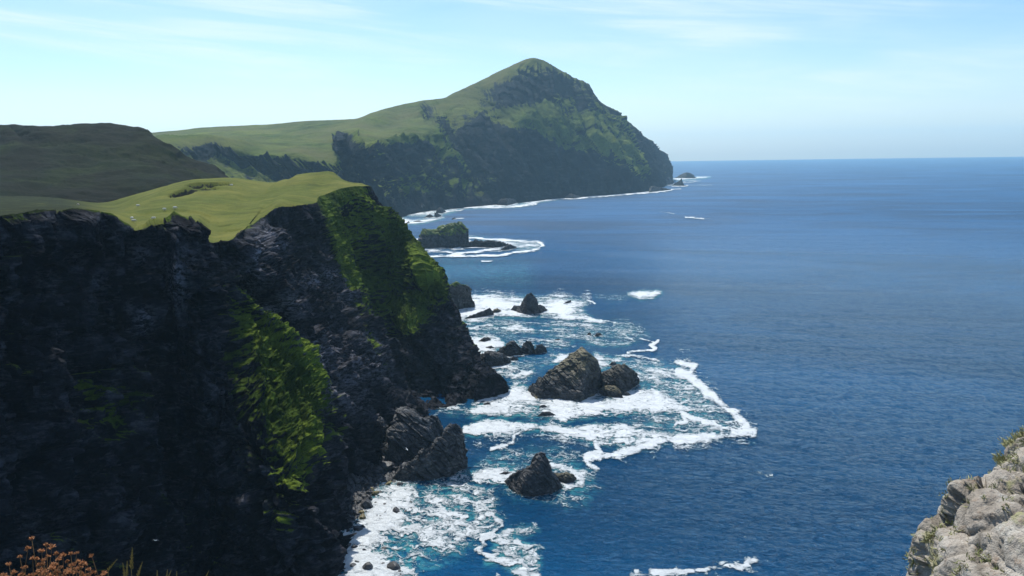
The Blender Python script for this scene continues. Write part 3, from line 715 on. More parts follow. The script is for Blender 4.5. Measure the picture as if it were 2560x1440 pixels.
for pl, wd, st in [([(1225, 285), (1320, 283), (1430, 250)], 13, .5), ([(1235, 292), (1330, 322), (1400, 345), (1480, 352), (1560, 385)], 20, .45), ([(1555, 375), (1600, 440)], 14, .6),
                   ([(1440, 300), (1500, 290)], 14, .3), ([(1180, 230), (1300, 230), (1420, 215)], 20, -.4), ([(1230, 400), (1290, 450)], 40, -.4),
                   ([(1300, 360), (1360, 440), (1500, 460)], 50, -.5), ([(1060, 265), (1110, 320)], 20, -.15), ([(965, 320), (1055, 330)], 18, .5), ([(911, 362), (1080, 350), (1160, 416)], 9, .6),
                   ([(850, 350), (880, 400)], 18, -.8), ([(920, 375), (1080, 375)], 12, -.5), ([(430, 360), (560, 380)], 14, -.3)]:
    d_, _i = seg_dist(MU, MV, pl)
    veg = veg + st * np.exp(-(d_ / wd) ** 2)
heath = np.clip((1 - steep) * (0.45 + 1.1 * fbm(G / 110.0 + 4, 4)) + sstep(G[..., 2], 190, 330) * 0.5, 0, 1)
o = grid_mesh('mountain', G, M_mount, dict(veg=veg, heath=heath, lich=0 * veg), True, None, flp)
tag(o, 'tall pointed mountain headland with dark sea cliffs and green ledges, hazy blue in the distance', kind='structure')

# ------------------------------------------------------------------ sea rocks and stacks
BASES = []


def resample(pl, n):
    a = np.array(pl, float)
    t = np.concatenate([[0], np.cumsum(np.hypot(*np.diff(a, axis=0).T) + 1e-6)])
    t /= t[-1]
    q = np.linspace(0, 1, n)
    return np.stack([np.interp(q, t, a[:, 0]), np.interp(q, t, a[:, 1])], -1)


def sea_rock(name, label, sil, base, fc=0.45, bc=0.9, bulge=0.12, amp=1.0, veg=None, lich=0.0, group=None, foam=1.0,
             cat='rock', kind=None, mat=None):
    wpx = max(abs(sil[-1][0] - sil[0][0]), 12)
    n = int(np.clip(wpx * 1.3, 26, 260))
    m = int(np.clip(n * 0.8, 30, 170))
    S = resample(sil, n)
    B = resample(base, n)
    yb = W(B[:, 0], B[:, 1])
    y = yb[:, 1].copy()
    for _ in range(4):
        R = P(S[:, 0], S[:, 1], y)
        y = yb[:, 1] + np.maximum(R[:, 2], 0) * fc
    R = P(S[:, 0], S[:, 1], y)
    h = np.maximum(R[:, 2], 0.0)
    H = max(h.max(), 0.5)
    R[:, 2] = np.maximum(R[:, 2], -0.3)
    bf = R.copy(); bf[:, 1] += h * bc + 0.15 * H; bf[:, 2] = 0
    bu = bf.copy(); bu[:, 2] = -4; bu[:, 1] += 2
    bm = 0.5 * (R + bf); bm[:, 1] += bulge * h; bm[:, 2] += bulge * h
    fm = 0.5 * (R + yb); fm[:, 1] -= bulge * h * 0.8; fm[:, 2] += bulge * h
    fu = yb.copy(); fu[:, 2] = -4; fu[:, 1] -= 2
    ctrl = np.stack([bu, bf, bm, R, fm, yb, fu])          # (7, n, 3)
    tt = np.array([0, 0.1, 0.25, 0.42, 0.66, 0.9, 1.0])
    G = pchip(tt, ctrl, np.linspace(0, 1, m))
    N = grid_normals(G)
    N, fl = facing(G, N)
    a = amp * H
    sd_ = abs(sil[0][0]) * 0.013 + abs(sil[0][1]) * 0.007
    tl = bed(G, 2.0)
    D = a * (0.14 * crag(tl / (0.50 * H * np.array([1, 1, 0.7])), sd_) + 0.07 * crag(tl / (0.16 * H * np.array([1.2, 1, 0.6])), sd_ + 5)
             + 0.016 * crag(tl / (0.07 * H), sd_ + 9) + 0.03 * ridged(G / (0.3 * H) + sd_, 3))
    we = np.clip(np.minimum(np.arange(n), n - 1 - np.arange(n)) / (n * 0.06), 0.15, 1)[None, :]
    G = G + N * (D * we)[..., None]
    nz = grid_normals(G)[..., 2] * (-1 if fl else 1)
    hz = G[..., 2] / H
    if veg is None:
        vg = np.full(nz.shape, -1.0)
    else:
        vg = sstep(hz + 0.25 * fbm(G / (0.2 * H), 3), veg - 0.2, veg + 0.15) * (0.55 + 0.5 * nz) + 0.05
    lc = np.clip((sstep(hz + 0.3 * fbm(G / (0.25 * H), 2), 0.25, 0.75) * sstep(nz, 0.0, 0.6)
                  + 0.9 * (1 - sstep(G[..., 2], 0.6, 2.0)) * sstep(fbm(G / 3.0, 2), 0, .3)) * lich, 0, 1)
    o = grid_mesh(name, G, mat or M_searock, dict(veg=vg, lich=lc, heath=0 * nz), False, None, fl)
    tag(o, label, None if kind else cat, group, kind)
    BASES.append((base, foam, H))
    return o


sea_rock('rocky_island', 'large blunt island with a grassy top in the middle of the bay',
         [(1043, 622), (1042, 604), (1052, 587), (1062, 571), (1090, 571), (1110, 563), (1130, 556), (1148, 556), (1160, 565), (1168, 575), (1167, 592), (1171, 606)],
         [(1043, 623), (1075, 623), (1100, 620), (1130, 622), (1160, 618), (1172, 607)], 0.5, 0.8, 0.2, 0.55, veg=0.55, cat='island')
sea_rock('sea_rock', 'long low jagged reef trailing off the right side of the grassy island',
         [(1150, 619), (1165, 607), (1190, 600), (1205, 605), (1220, 602), (1240, 604), (1262, 606), (1275, 613)],
         [(1150, 621), (1190, 619), (1230, 621), (1255, 619), (1276, 615)], 0.6, 1.2, 0.2, 1.3)
sea_rock('sea_rock', 'small dark rock at the outer tip of the island reef',
         [(1249, 627), (1262, 616), (1275, 611), (1283, 614), (1293, 619)], [(1249, 628), (1272, 626), (1293, 620)], 0.5, 1, 0.2, 1.0)
sea_rock('sea_stack', 'square flat-topped dark stack with green turf behind the spur',
         [(1078, 778), (1086, 740), (1092, 706), (1104, 703), (1115, 704), (1125, 709), (1143, 703), (1153, 710), (1170, 714), (1179, 724), (1180, 740), (1186, 752), (1186, 769)],
         [(1078, 782), (1110, 782), (1128, 780), (1145, 777), (1165, 772), (1187, 771)], 0.15, 0.4, 0.1, 0.5, veg=0.82, cat='sea stack')
sea_rock('sea_stack', 'pointed dark pinnacle with stepped shoulders standing in white surf',
         [(1277, 774), (1285, 765), (1302, 763), (1306, 751), (1318, 735), (1328, 730), (1334, 737), (1343, 749), (1345, 761), (1357, 763), (1368, 774)],
         [(1278, 777), (1300, 784), (1318, 788), (1345, 786), (1367, 779)], 0.3, 0.6, 0.02, 0.3, cat='sea stack')
sea_rock('sea_rock', 'tilted dark slab left of the pointed pinnacle',
         [(1158, 800), (1173, 790), (1205, 778), (1224, 770), (1232, 778), (1235, 786)], [(1158, 801), (1190, 797), (1215, 793), (1235, 788)], 0.3, 1.5, 0.1, 0.5)
sea_rock('sea_rock', 'small brown seaweed-covered rock touching the tilted slab',
         [(1231, 781), (1234, 774), (1244, 771), (1255, 778)], [(1231, 784), (1243, 784), (1256, 780)], 0.5, 1, 0.2, 0.8, lich=1.0)
sea_rock('sea_rock', 'thin sliver of rock right of the pointed pinnacle',
         [(1404, 762), (1416, 754), (1428, 750), (1427, 757)], [(1404, 763), (1416, 761), (1428, 757)], 0.3, 1, 0.1, 0.6)
sea_rock('sea_rock', 'low dark rock in foam above the group of black rocks',
         [(1196, 853), (1209, 844), (1220, 843), (1230, 849)], [(1196, 856), (1212, 857), (1230, 851)], 0.5, 1, 0.2, 0.8)
sea_rock('sea_rock', 'flat little rock awash just below another low rock',
         [(1210, 870), (1228, 864), (1241, 872)], [(1210, 872), (1226, 874), (1241, 873)], 0.5, 1, 0.2, 0.8)
sea_rock('sea_rock', 'tallest black rock of the row beside the spur',
         [(1236, 888), (1250, 872), (1263, 864), (1285, 851), (1298, 864), (1307, 886)], [(1236, 890), (1270, 893), (1307, 890)], 0.5, 0.8, 0.1, 0.7)
sea_rock('sea_rock', 'middle black rock of the row beside the spur',
         [(1302, 880), (1304, 868), (1314, 854), (1325, 852), (1335, 864), (1338, 882)], [(1302, 886), (1320, 887), (1338, 884)], 0.3, 0.8, 0.1, 0.6)
sea_rock('sea_rock', 'outermost small black rock of the row beside the spur',
         [(1337, 882), (1340, 864), (1355, 860), (1362, 868), (1368, 878)], [(1337, 887), (1352, 886), (1368, 881)], 0.3, 0.8, 0.1, 0.6)
sea_rock('sea_rock', 'broad rounded black rock lying against the toe of the spur',
         [(1188, 900), (1200, 888), (1212, 881), (1228, 877), (1252, 884), (1268, 893), (1277, 903)], [(1188, 906), (1215, 921), (1250, 918), (1277, 908)], 0.55, 0.6, 0.2, 0.6)
sea_rock('sea_rock', 'small pointed rock in front of the tallest black rock',
         [(1275, 899), (1283, 890), (1296, 897)], [(1275, 903), (1286, 904), (1296, 900)], 0.5, 1, 0.1, 0.8)
sea_rock('sea_rock', 'biggest pyramid-shaped rock with an olive lichen crest, ringed by foam',
         [(1320, 975), (1330, 958), (1369, 931), (1408, 899), (1439, 879), (1455, 870), (1465, 875), (1478, 888), (1490, 899), (1501, 925), (1504, 945), (1508, 965)],
         [(1321, 980), (1342, 1001), (1375, 1001), (1420, 1003), (1450, 1008), (1482, 992), (1509, 971)], 0.75, 0.35, 0.12, 0.42, lich=0.9)
sea_rock('sea_rock', 'rounded rugged rock joined to the right flank of the pyramid rock',
         [(1500, 950), (1508, 930), (1525, 924), (1541, 911), (1560, 913), (1580, 925), (1592, 936), (1598, 948), (1597, 957)],
         [(1500, 975), (1525, 985), (1550, 988), (1575, 979), (1598, 962)], 0.6, 0.5, 0.15, 0.6, lich=0.3)
sea_rock('sea_rock', 'low brown weedy rock in front of the rounded rugged rock',
         [(1495, 982), (1505, 968), (1522, 964), (1541, 967), (1552, 980), (1558, 996)], [(1495, 985), (1525, 995), (1558, 999)], 0.5, 0.8, 0.2, 0.6, lich=0.8)
sea_rock('sea_rock', 'tiny dark rock poking up behind the rounded rugged rock',
         [(1523, 913), (1529, 905), (1536, 903), (1542, 911)], [(1523, 915), (1533, 916), (1542, 913)], 0.5, 0.8, 0.2, 0.6)
sea_rock('sea_rock', 'small dark rock awash at the right foot of the brown weedy rock',
         [(1556, 988), (1562, 978), (1570, 981), (1578, 990)], [(1556, 991), (1566, 992), (1578, 991)], 0.5, 0.8, 0.2, 0.8)
sea_rock('sea_rock', 'shark-fin shaped black rock in the near water',
         [(1261, 1204), (1280, 1187), (1307, 1173), (1327, 1162), (1330, 1150), (1340, 1137), (1353, 1127), (1363, 1133), (1372, 1153), (1377, 1177), (1390, 1193), (1408, 1218)],
         [(1262, 1209), (1280, 1228), (1302, 1242), (1340, 1244), (1380, 1235), (1409, 1222)], 0.5, 0.4, 0.1, 0.38, foam=0.35)
sea_rock('sea_rock', 'low brownish rock just right of the shark-fin rock',
         [(1380, 1186), (1398, 1185), (1417, 1181), (1433, 1187), (1443, 1197)], [(1384, 1204), (1415, 1213), (1432, 1211), (1443, 1200)], 0.6, 0.8, 0.2, 0.8, lich=0.6)
sea_rock('sea_rock', 'thin flat rock awash left of the shark-fin rock',
         [(1246, 1186), (1262, 1179), (1282, 1182)], [(1247, 1188), (1264, 1189), (1282, 1184)], 0.6, 0.8, 0.2, 0.8)
for lab, a in [('flat dark rock awash in foam off the toe of the spur', (1207, 1006, 1231, 1015)),
               ('small flat rock awash just below the pyramid rock', (1347, 1012, 1370, 1021)),
               ('longer flat rock awash below the pyramid rock', (1344, 1029, 1391, 1041)),
               ('left one of two specks of rock in the lacy foam off the pinnacle', (1467, 831, 1480, 840)),
               ('right one of two specks of rock in the lacy foam off the pinnacle', (1485, 832, 1510, 842)),
               ('lone speck of rock in turquoise water above the row of black rocks', (1384, 847, 1405, 853)),
               ('small low rock in open water off the far shore', (1129, 544, 1141, 549)),
               ('leftmost dark rock at the edge of the far surf', (975, 556, 987, 561)),
               ('small round rock in the far surf', (1017, 553, 1025, 559)),
               ('long flat rock in the far surf', (1030, 551, 1059, 556))]:
    x0, y0, x1, y1 = a
    sea_rock('sea_rock', lab, [(x0, y1 - 1), (x0 + .25 * (x1 - x0), y0 + 1), (x0 + .6 * (x1 - x0), y0), (x1, y1 - 2)],
             [(x0, y1), ((x0 + x1) / 2, y1), (x1, y1 - 1)], 0.5, 1.0, 0.2, 0.8)
sea_rock('sea_rock', 'humped dark rock at the outer toe of the green spur',
         [(1185, 985), (1200, 930), (1222, 930), (1240, 931), (1254, 940), (1263, 952), (1271, 967), (1271, 980)],
         [(1185, 1006), (1220, 999), (1248, 991), (1272, 984)], 0.35, 0.6, 0.12, 0.5, mat=M_cliff)
sea_rock('rock_outcrop', 'jagged dark outcrop with several points at the foot of the cove cliff',
         [(955, 1120), (968, 1080), (977, 1055), (993, 1024), (1013, 1020), (1033, 1027), (1047, 1042), (1062, 1046), (1083, 1038), (1093, 1041), (1098, 1060), (1108, 1090)],
         [(960, 1165), (1000, 1172), (1060, 1165), (1110, 1135)], 0.55, 0.5, 0.12, 0.5, foam=0.2, cat='outcrop')
sea_rock('rock_outcrop', 'horn-shaped dark outcrop leaning over the water beside the boulder beach',
         [(985, 1194), (1013, 1158), (1053, 1131), (1090, 1105), (1105, 1085), (1115, 1064), (1140, 1056), (1153, 1066), (1161, 1087), (1158, 1107), (1166, 1140), (1168, 1163)],
         [(986, 1200), (1020, 1204), (1060, 1203), (1100, 1198), (1140, 1187), (1169, 1171)], 0.35, 0.3, 0.10, 0.45, foam=0.35, cat='outcrop')
sea_rock('rock_outcrop', 'small upright dark crag at the back of the boulder beach',
         [(922, 1110), (934, 1070), (950, 1040), (960, 1060), (968, 1090), (975, 1115)],
         [(922, 1150), (950, 1150), (978, 1148)], 0.5, 0.5, 0.1, 0.6, foam=0.0, cat='outcrop')
# far shore
sea_rock('sea_rock', 'broad rounded rock in the surf at the foot of the mountain',
         [(1242, 512), (1249, 500), (1264, 495), (1285, 497), (1292, 505)], [(1242, 514), (1268, 515), (1293, 509)], 0.6, 0.7, 0.2, 0.7)
sea_rock('sea_rock', 'dark blocky rock, the uppermost in the far surf',
         [(1089, 531), (1095, 520), (1103, 517), (1115, 529)], [(1089, 534), (1103, 535), (1116, 531)], 0.5, 0.7, 0.1, 0.6)
sea_rock('sea_rock', 'sharp triangular rock below the dark blocky rock in the far surf',
         [(1086, 541), (1086, 531), (1095, 533), (1105, 540)], [(1086, 544), (1095, 545), (1105, 541)], 0.3, 0.7, 0.1, 0.5)
sea_rock('sea_rock', 'low dark rock left of the sharp triangular rock in the far surf',
         [(1061, 543), (1068, 538), (1076, 535), (1085, 542)], [(1061, 545), (1074, 545), (1085, 544)], 0.5, 0.7, 0.1, 0.6)
sea_rock('sea_rock', 'dark rock mound at the far waterline, left of the blocky rock',
         [(1036, 528), (1046, 516), (1055, 509), (1066, 516), (1074, 525)], [(1036, 531), (1056, 531), (1075, 528)], 0.5, 0.6, 0.2, 0.7)
sea_rock('sea_rock', 'small dark rock at the waterline midway along the mountain foot',
         [(1412, 494), (1425, 484), (1440, 488), (1458, 491)], [(1412, 497), (1435, 498), (1458, 494)], 0.5, 0.6, 0.2, 0.7)
sea_rock('islet', 'dome-shaped islet, the farthest out off the mountain headland',
         [(1686, 445), (1696, 440), (1707, 433), (1717, 431), (1728, 433), (1735, 438), (1738, 443), (1743, 445)],
         [(1686, 446.5), (1715, 447), (1743, 446.5)], 0.6, 0.6, 0.1, 0.35, cat='island')
sea_rock('sea_stack', 'small triangular stack with a needle tip off the mountain headland',
         [(1680, 464), (1687, 458), (1700, 451), (1702.5, 446), (1704.5, 446), (1706, 453), (1711, 463), (1718, 464)],
         [(1680, 465.5), (1700, 466), (1718, 465.5)], 0.25, 0.3, 0.02, 0.2, cat='sea stack')
sea_rock('rock_outcrop', 'tilted rock block ending the mountain headland at the water',
         [(1655, 458), (1665, 447), (1675, 441), (1678, 448), (1684, 454), (1683, 460)], [(1655, 464), (1670, 463), (1684, 461)], 0.5, 0.6, 0.1, 0.5, cat='outcrop')
sea_rock('sea_rock', 'low jagged reef at the right foot of the mountain',
         [(1624, 479), (1627, 466), (1636, 465), (1647, 468), (1657, 470), (1666, 471), (1681, 475)],
         [(1624, 482), (1650, 479), (1681, 476)], 0.5, 0.8, 0.2, 0.9)

# ------------------------------------------------------------------ boulder beach
BE = []
for k, (back, front) in enumerate([((835, 1255), (868, 1330)), ((840, 1235), (895, 1300)), ((852, 1195), (925, 1275)), ((880, 1150), (940, 1222)),
                                   ((915, 1115), (985, 1207)), ((955, 1085), (1020, 1203)), ((985, 1070), (1050, 1200))]):
    f = W(*front)
    b = P(back[0], back[1], f[1] + 34)
    b[2] = max(b[2], 6)
    m_ = 0.5 * (f + b) + np.array([0, 0, -0.8])
    BE.append(np.array([list(b + np.array([-4, 14, 9.0])) + [0], list(b) + [0], list(m_) + [0], list(f) + [0], [f[0] + 3, f[1] - 6, -3, 0]]))
cols = []
for d in BE:
    t = chord(d[:, :3], 1)
    cols.append(pchip(t / t[-1], d, np.linspace(0, 1, 90)))
G4, tq, qq = across(cols, 120, 1)
G = np.swapaxes(G4, 0, 1)[..., :3].copy()
N, flp = facing(G, grid_normals(G))
D = 0.5 * crag(G / 1.6, 3) + 0.3 * crag(G / 0.8, 8) + 0.4 * fbm(G / 6, 2)
G = G + N * D[..., None]
z0 = 0 * G[..., 2]
o = grid_mesh('beach', G, M_boulder, dict(veg=z0 - 1, lich=z0, heath=z0), False, None, flp)
tag(o, 'dark stony beach at the back of the cove', kind='structure')
BEACH = G


def boulder_mesh(seed, sub=2):
    r = np.random.default_rng(seed)
    import bmesh
    bm = bmesh.new()
    bmesh.ops.create_icosphere(bm, subdivisions=sub, radius=1.0)
    co = np.array([v.co[:] for v in bm.verts])
    for _ in range(9):                       # planes cut the sphere into a broken block
        n = r.normal(size=3); n /= np.linalg.norm(n)
        d = r.uniform(0.55, 0.85)
        s = co @ n
        co = co - np.outer(np.maximum(s - d, 0), n)
    co *= np.array([r.uniform(0.9, 1.3), r.uniform(0.75, 1.0), r.uniform(0.5, 0.75)])
    co += 0.04 * r.normal(size=co.shape)
    for v, c in zip(bm.verts, co):
        v.co = c
    me = bpy.data.meshes.new('boulder')
    bm.to_mesh(me)
    bm.free()
    for nm, val in (('veg', -1.0), ('lich', 0.0), ('heath', 0.0)):
        at = me.attributes.new(nm, 'FLOAT', 'POINT')
        at.data.foreach_set('value', np.full(len(co), val, np.float32))
    me.materials.append(M_boulder)
    return me


BM = [boulder_mesh(100 + i) for i in range(12)]
BMW = []
for i in range(3):                           # weed-grown ones
    me = boulder_mesh(200 + i)
    me.attributes['lich'].data.foreach_set('value', np.full(len(me.vertices), 0.9, np.float32))
    BMW.append(me)


def boulder(p, size, label, group=None, me=None):
    o = link('boulder', me or BM[int(rng.integers(len(BM)))])
    o.location = tuple(p)
    o.rotation_euler = (rng.uniform(-.5, .5), rng.uniform(-.5, .5), rng.uniform(0, 6.3))
    o.scale = (size, size, size)
    return tag(o, label, 'boulder', group)


nb = 0
while nb < 262:
    j = int(rng.integers(8, 118)); i = int(rng.integers(12, 74))
    p = BEACH[i, j]
    if p[2] < -0.2:
        continue
    s = float(np.clip(rng.lognormal(-0.38, 0.42), 0.4, 2.2))
    boulder((p[0], p[1], p[2] + 0.35 * s), s, 'dark grey wave-worn boulder lying in the boulder beach under the cove cliff',
            'boulders of the beach')
    nb += 1
boulder(W(975, 1195) + np.array([-1, 5, 2.2]), 2.7, 'large pale grey block at the top of the beach beside the horned outcrop')
boulder(W(925, 1272) + np.array([-1, 1.0, 1.0]), 2.5, 'largest dark angular boulder at the lower edge of the beach')
for lab, (u_, v_, s) in [('olive weed-covered boulder at the upper beach edge by the surf', (972, 1212, 1.2)),
                         ('yellowish weedy boulder at the middle of the beach edge', (937, 1238, 1.5)),
                         ('brown weedy boulder next to the yellowish one at the beach edge', (928, 1228, 1.2)),
                         ('golden-brown boulder below the largest dark angular boulder', (903, 1285, 1.2)),
                         ('ochre boulder lowest on the beach edge', (907, 1298, 1.3))]:
    boulder(W(u_, v_) + np.array([0, 0, 0.4 * s]), s, lab, None, BMW[int(rng.integers(3))])
surf_b = [(896, 1327, 1.6, 'bigger one of a pair of boulders in the surf below the beach'),
          (905, 1322, 1.2, 'smaller one of a pair of boulders in the surf below the beach'),
          (873, 1365, 0.9, 'left one of two touching boulders in the surf near the cliff edge'),
          (886, 1369, 1.1, 'right one of two touching boulders in the surf near the cliff edge'),
          (990, 1280, 1.5, 'lone dark boulder farthest out in the surf off the beach'),
          (1000, 1213, 1.3, 'rounded boulder at the top of the surf beside the horned outcrop'),
          (921, 1421, 2.1, 'broad grey boulder in white surf at the bottom of the photo'),
          (886, 1418, 1.2, 'greenish flat boulder left of the broad grey boulder'),
          (985, 1422, 1.9, 'dark boulder at the bottom right edge of the white surf'),
          (964, 1263, 0.9, 'square dark boulder in surf right of the largest beach boulder'),
          (960, 1373, 0.8, 'small lone boulder in the middle of the near surf')]
for u_, v_, s, lab in surf_b:
    boulder(W(u_, v_) + np.array([0, 0, 0.25 * s]), s * 0.92, lab)
for u_, v_, s in [(951, 1233, .8), (955, 1240, .6), (972, 1256, .7), (1027, 1256, .7), (994, 1262, .5), (983, 1270, .5), (1013, 1279, .6),
                  (1027, 1273, .7), (962, 1283, .6), (941, 1290, .5), (950, 1292, .6), (944, 1311, .6), (952, 1303, .6), (923, 1329, .6),
                  (916, 1338, .4), (908, 1355, .6), (902, 1364, .5), (895, 1363, .4), (860, 1382, .6), (858, 1388, .7), (864, 1394, .5),
                  (894, 1407, .9), (873, 1407, .6), (910, 1377, .9), (958, 1413, .8), (972, 1425, .7), (997, 1432, .9), (1002, 1438, .7),
                  (862, 1425, .7), (950, 1265, .6), (940, 1258, .7)]:
    boulder(W(u_, v_) + np.array([0, 0, 0.2 * s]), s * 0.9, 'small dark boulder poking out of the white surf below the boulder beach',
            'small boulders in the near surf')

# ------------------------------------------------------------------ foam map: how much white water lies at a place on the sea
# (polygon, density, soft edge px) / (polyline, width px, density)
FP = [
    # round the pinnacle and slab
    ([(1140, 770), (1160, 745), (1200, 742), (1290, 744), (1370, 746), (1440, 750), (1462, 758), (1440, 775), (1462, 788), (1480, 798),
      (1420, 800), (1370, 790), (1300, 797), (1240, 792), (1190, 806), (1148, 812)], 0.92, 8),
    ([(1135, 800), (1300, 790), (1480, 800), (1560, 805), (1600, 818), (1620, 840), (1570, 862), (1480, 866), (1380, 862), (1280, 850),
      (1200, 850), (1150, 850)], 0.45, 14),
    ([(1240, 818), (1290, 812), (1345, 826), (1335, 832), (1280, 828)], 0.95, 4),
    ([(1450, 806), (1475, 799), (1512, 806), (1505, 812)], 0.9, 4),
    ([(1160, 870), (1180, 840), (1230, 842), (1260, 860), (1230, 880), (1195, 892), (1170, 892)], 0.9, 8),
    ([(1250, 850), (1350, 840), (1440, 850), (1420, 870), (1300, 880)], 0.5, 10),
    ([(1460, 853), (1560, 858), (1592, 854), (1575, 864), (1500, 868)], 0.75, 5),
    ([(1572, 737), (1600, 731), (1640, 729), (1662, 733), (1635, 744), (1600, 748)], 0.93, 5),
    ([(1490, 742), (1540, 738), (1570, 744), (1530, 756)], 0.4, 10),
    # round the pyramid rock
    ([(1170, 1035), (1190, 1015), (1240, 1000), (1280, 960), (1300, 960), (1325, 975), (1350, 1003), (1440, 1008), (1500, 998), (1600, 975),
      (1650, 980), (1700, 1010), (1735, 1030), (1660, 1035), (1560, 1035), (1470, 1040), (1400, 1052), (1300, 1040), (1220, 1040)], 0.95, 9),
    ([(1210, 925), (1290, 895), (1400, 880), (1420, 890), (1330, 950), (1300, 1000), (1260, 1000), (1270, 950)], 0.48, 12),
    ([(1275, 948), (1300, 928), (1340, 924), (1330, 940), (1300, 946)], 0.92, 5),
    ([(1395, 892), (1425, 885), (1410, 905), (1380, 912)], 0.85, 5),
    ([(1485, 885), (1560, 895), (1540, 915), (1500, 925)], 0.8, 6),
    ([(1480, 890), (1560, 900), (1660, 905), (1720, 925), (1750, 960), (1790, 1010), (1780, 1040), (1700, 1045), (1600, 1010), (1590, 960), (1540, 905)], 0.52, 12),
    ([(1640, 1000), (1760, 1000), (1830, 1030), (1850, 1075), (1760, 1095), (1600, 1095), (1540, 1060), (1620, 1040)], 0.42, 14),
    ([(1100, 1025), (1180, 1010), (1240, 1005), (1200, 1040), (1120, 1040)], 0.42, 12),
    # the long band
    ([(1156, 1085), (1160, 1068), (1200, 1054), (1250, 1050), (1300, 1057), (1360, 1062), (1433, 1070), (1500, 1062), (1560, 1063), (1610, 1080),
      (1570, 1098), (1500, 1100), (1450, 1098), (1400, 1085), (1330, 1078), (1260, 1083), (1200, 1086)], 0.95, 5),
    ([(1480, 1070), (1600, 1070), (1700, 1085), (1780, 1085), (1700, 1105), (1600, 1120), (1520, 1120), (1470, 1105)], 0.62, 10),
    # round the fin
    ([(1180, 1200), (1185, 1180), (1230, 1172), (1262, 1172), (1300, 1170), (1270, 1205), (1240, 1210)], 0.85, 8),
    ([(1170, 1200), (1200, 1150), (1260, 1120), (1340, 1110), (1440, 1130), (1480, 1170), (1500, 1220), (1460, 1270), (1400, 1265), (1300, 1250),
      (1250, 1225), (1190, 1230)], 0.40, 16),
    ([(1377, 1160), (1430, 1160), (1463, 1185), (1455, 1220), (1420, 1228), (1400, 1220), (1440, 1200), (1420, 1180), (1380, 1178)], 0.9, 7),
    # surf by the beach
    ([(840, 1450), (850, 1350), (870, 1320), (905, 1295), (940, 1240), (950, 1215), (985, 1207), (1020, 1203), (1040, 1215), (1035, 1260),
      (1000, 1290), (1030, 1310), (985, 1330), (950, 1350), (975, 1385), (1000, 1410), (1010, 1500), (1000, 1600), (830, 1600)], 0.99, 26),
    ([(1000, 1205), (1100, 1200), (1180, 1195), (1210, 1220), (1230, 1270), (1250, 1310), (1200, 1350), (1130, 1390), (1050, 1420), (1030, 1500),
      (960, 1500), (980, 1300)], 0.60, 20),
    ([(1120, 1170), (1168, 1165), (1200, 1180), (1180, 1205), (1140, 1200)], 0.5, 8),
    ([(1240, 1340), (1262, 1318), (1335, 1316), (1340, 1328), (1318, 1342), (1290, 1345), (1330, 1360), (1350, 1375), (1350, 1450), (1300, 1450), (1262, 1420), (1212, 1410)], 0.72, 8),
    # far surf
    ([(985, 561), (992, 545), (1008, 536), (1006, 546), (1030, 552), (1080, 548), (1110, 545), (1080, 553), (1050, 559), (1010, 562)], 0.93, 3),
    ([(1008, 538), (1030, 529), (1080, 524), (1120, 522), (1160, 520), (1140, 528), (1110, 537), (1080, 541), (1030, 541)], 0.7, 4),
    ([(1110, 521), (1170, 516), (1240, 512), (1300, 513), (1320, 508), (1330, 512), (1290, 518), (1220, 521), (1150, 522)], 0.78, 3),
    ([(1290, 506), (1330, 500), (1400, 494), (1400, 498), (1350, 505), (1320, 511)], 0.75, 3),
    ([(1680, 447), (1700, 446), (1745, 443), (1776, 443), (1760, 446), (1720, 449), (1690, 452)], 0.85, 2),
    # island surf
    ([(1168, 592), (1190, 592), (1240, 600), (1290, 603), (1330, 604), (1355, 609), (1358, 616), (1340, 624), (1300, 630), (1290, 620), (1250, 628), (1262, 615), (1200, 602)], 0.58, 5),
]
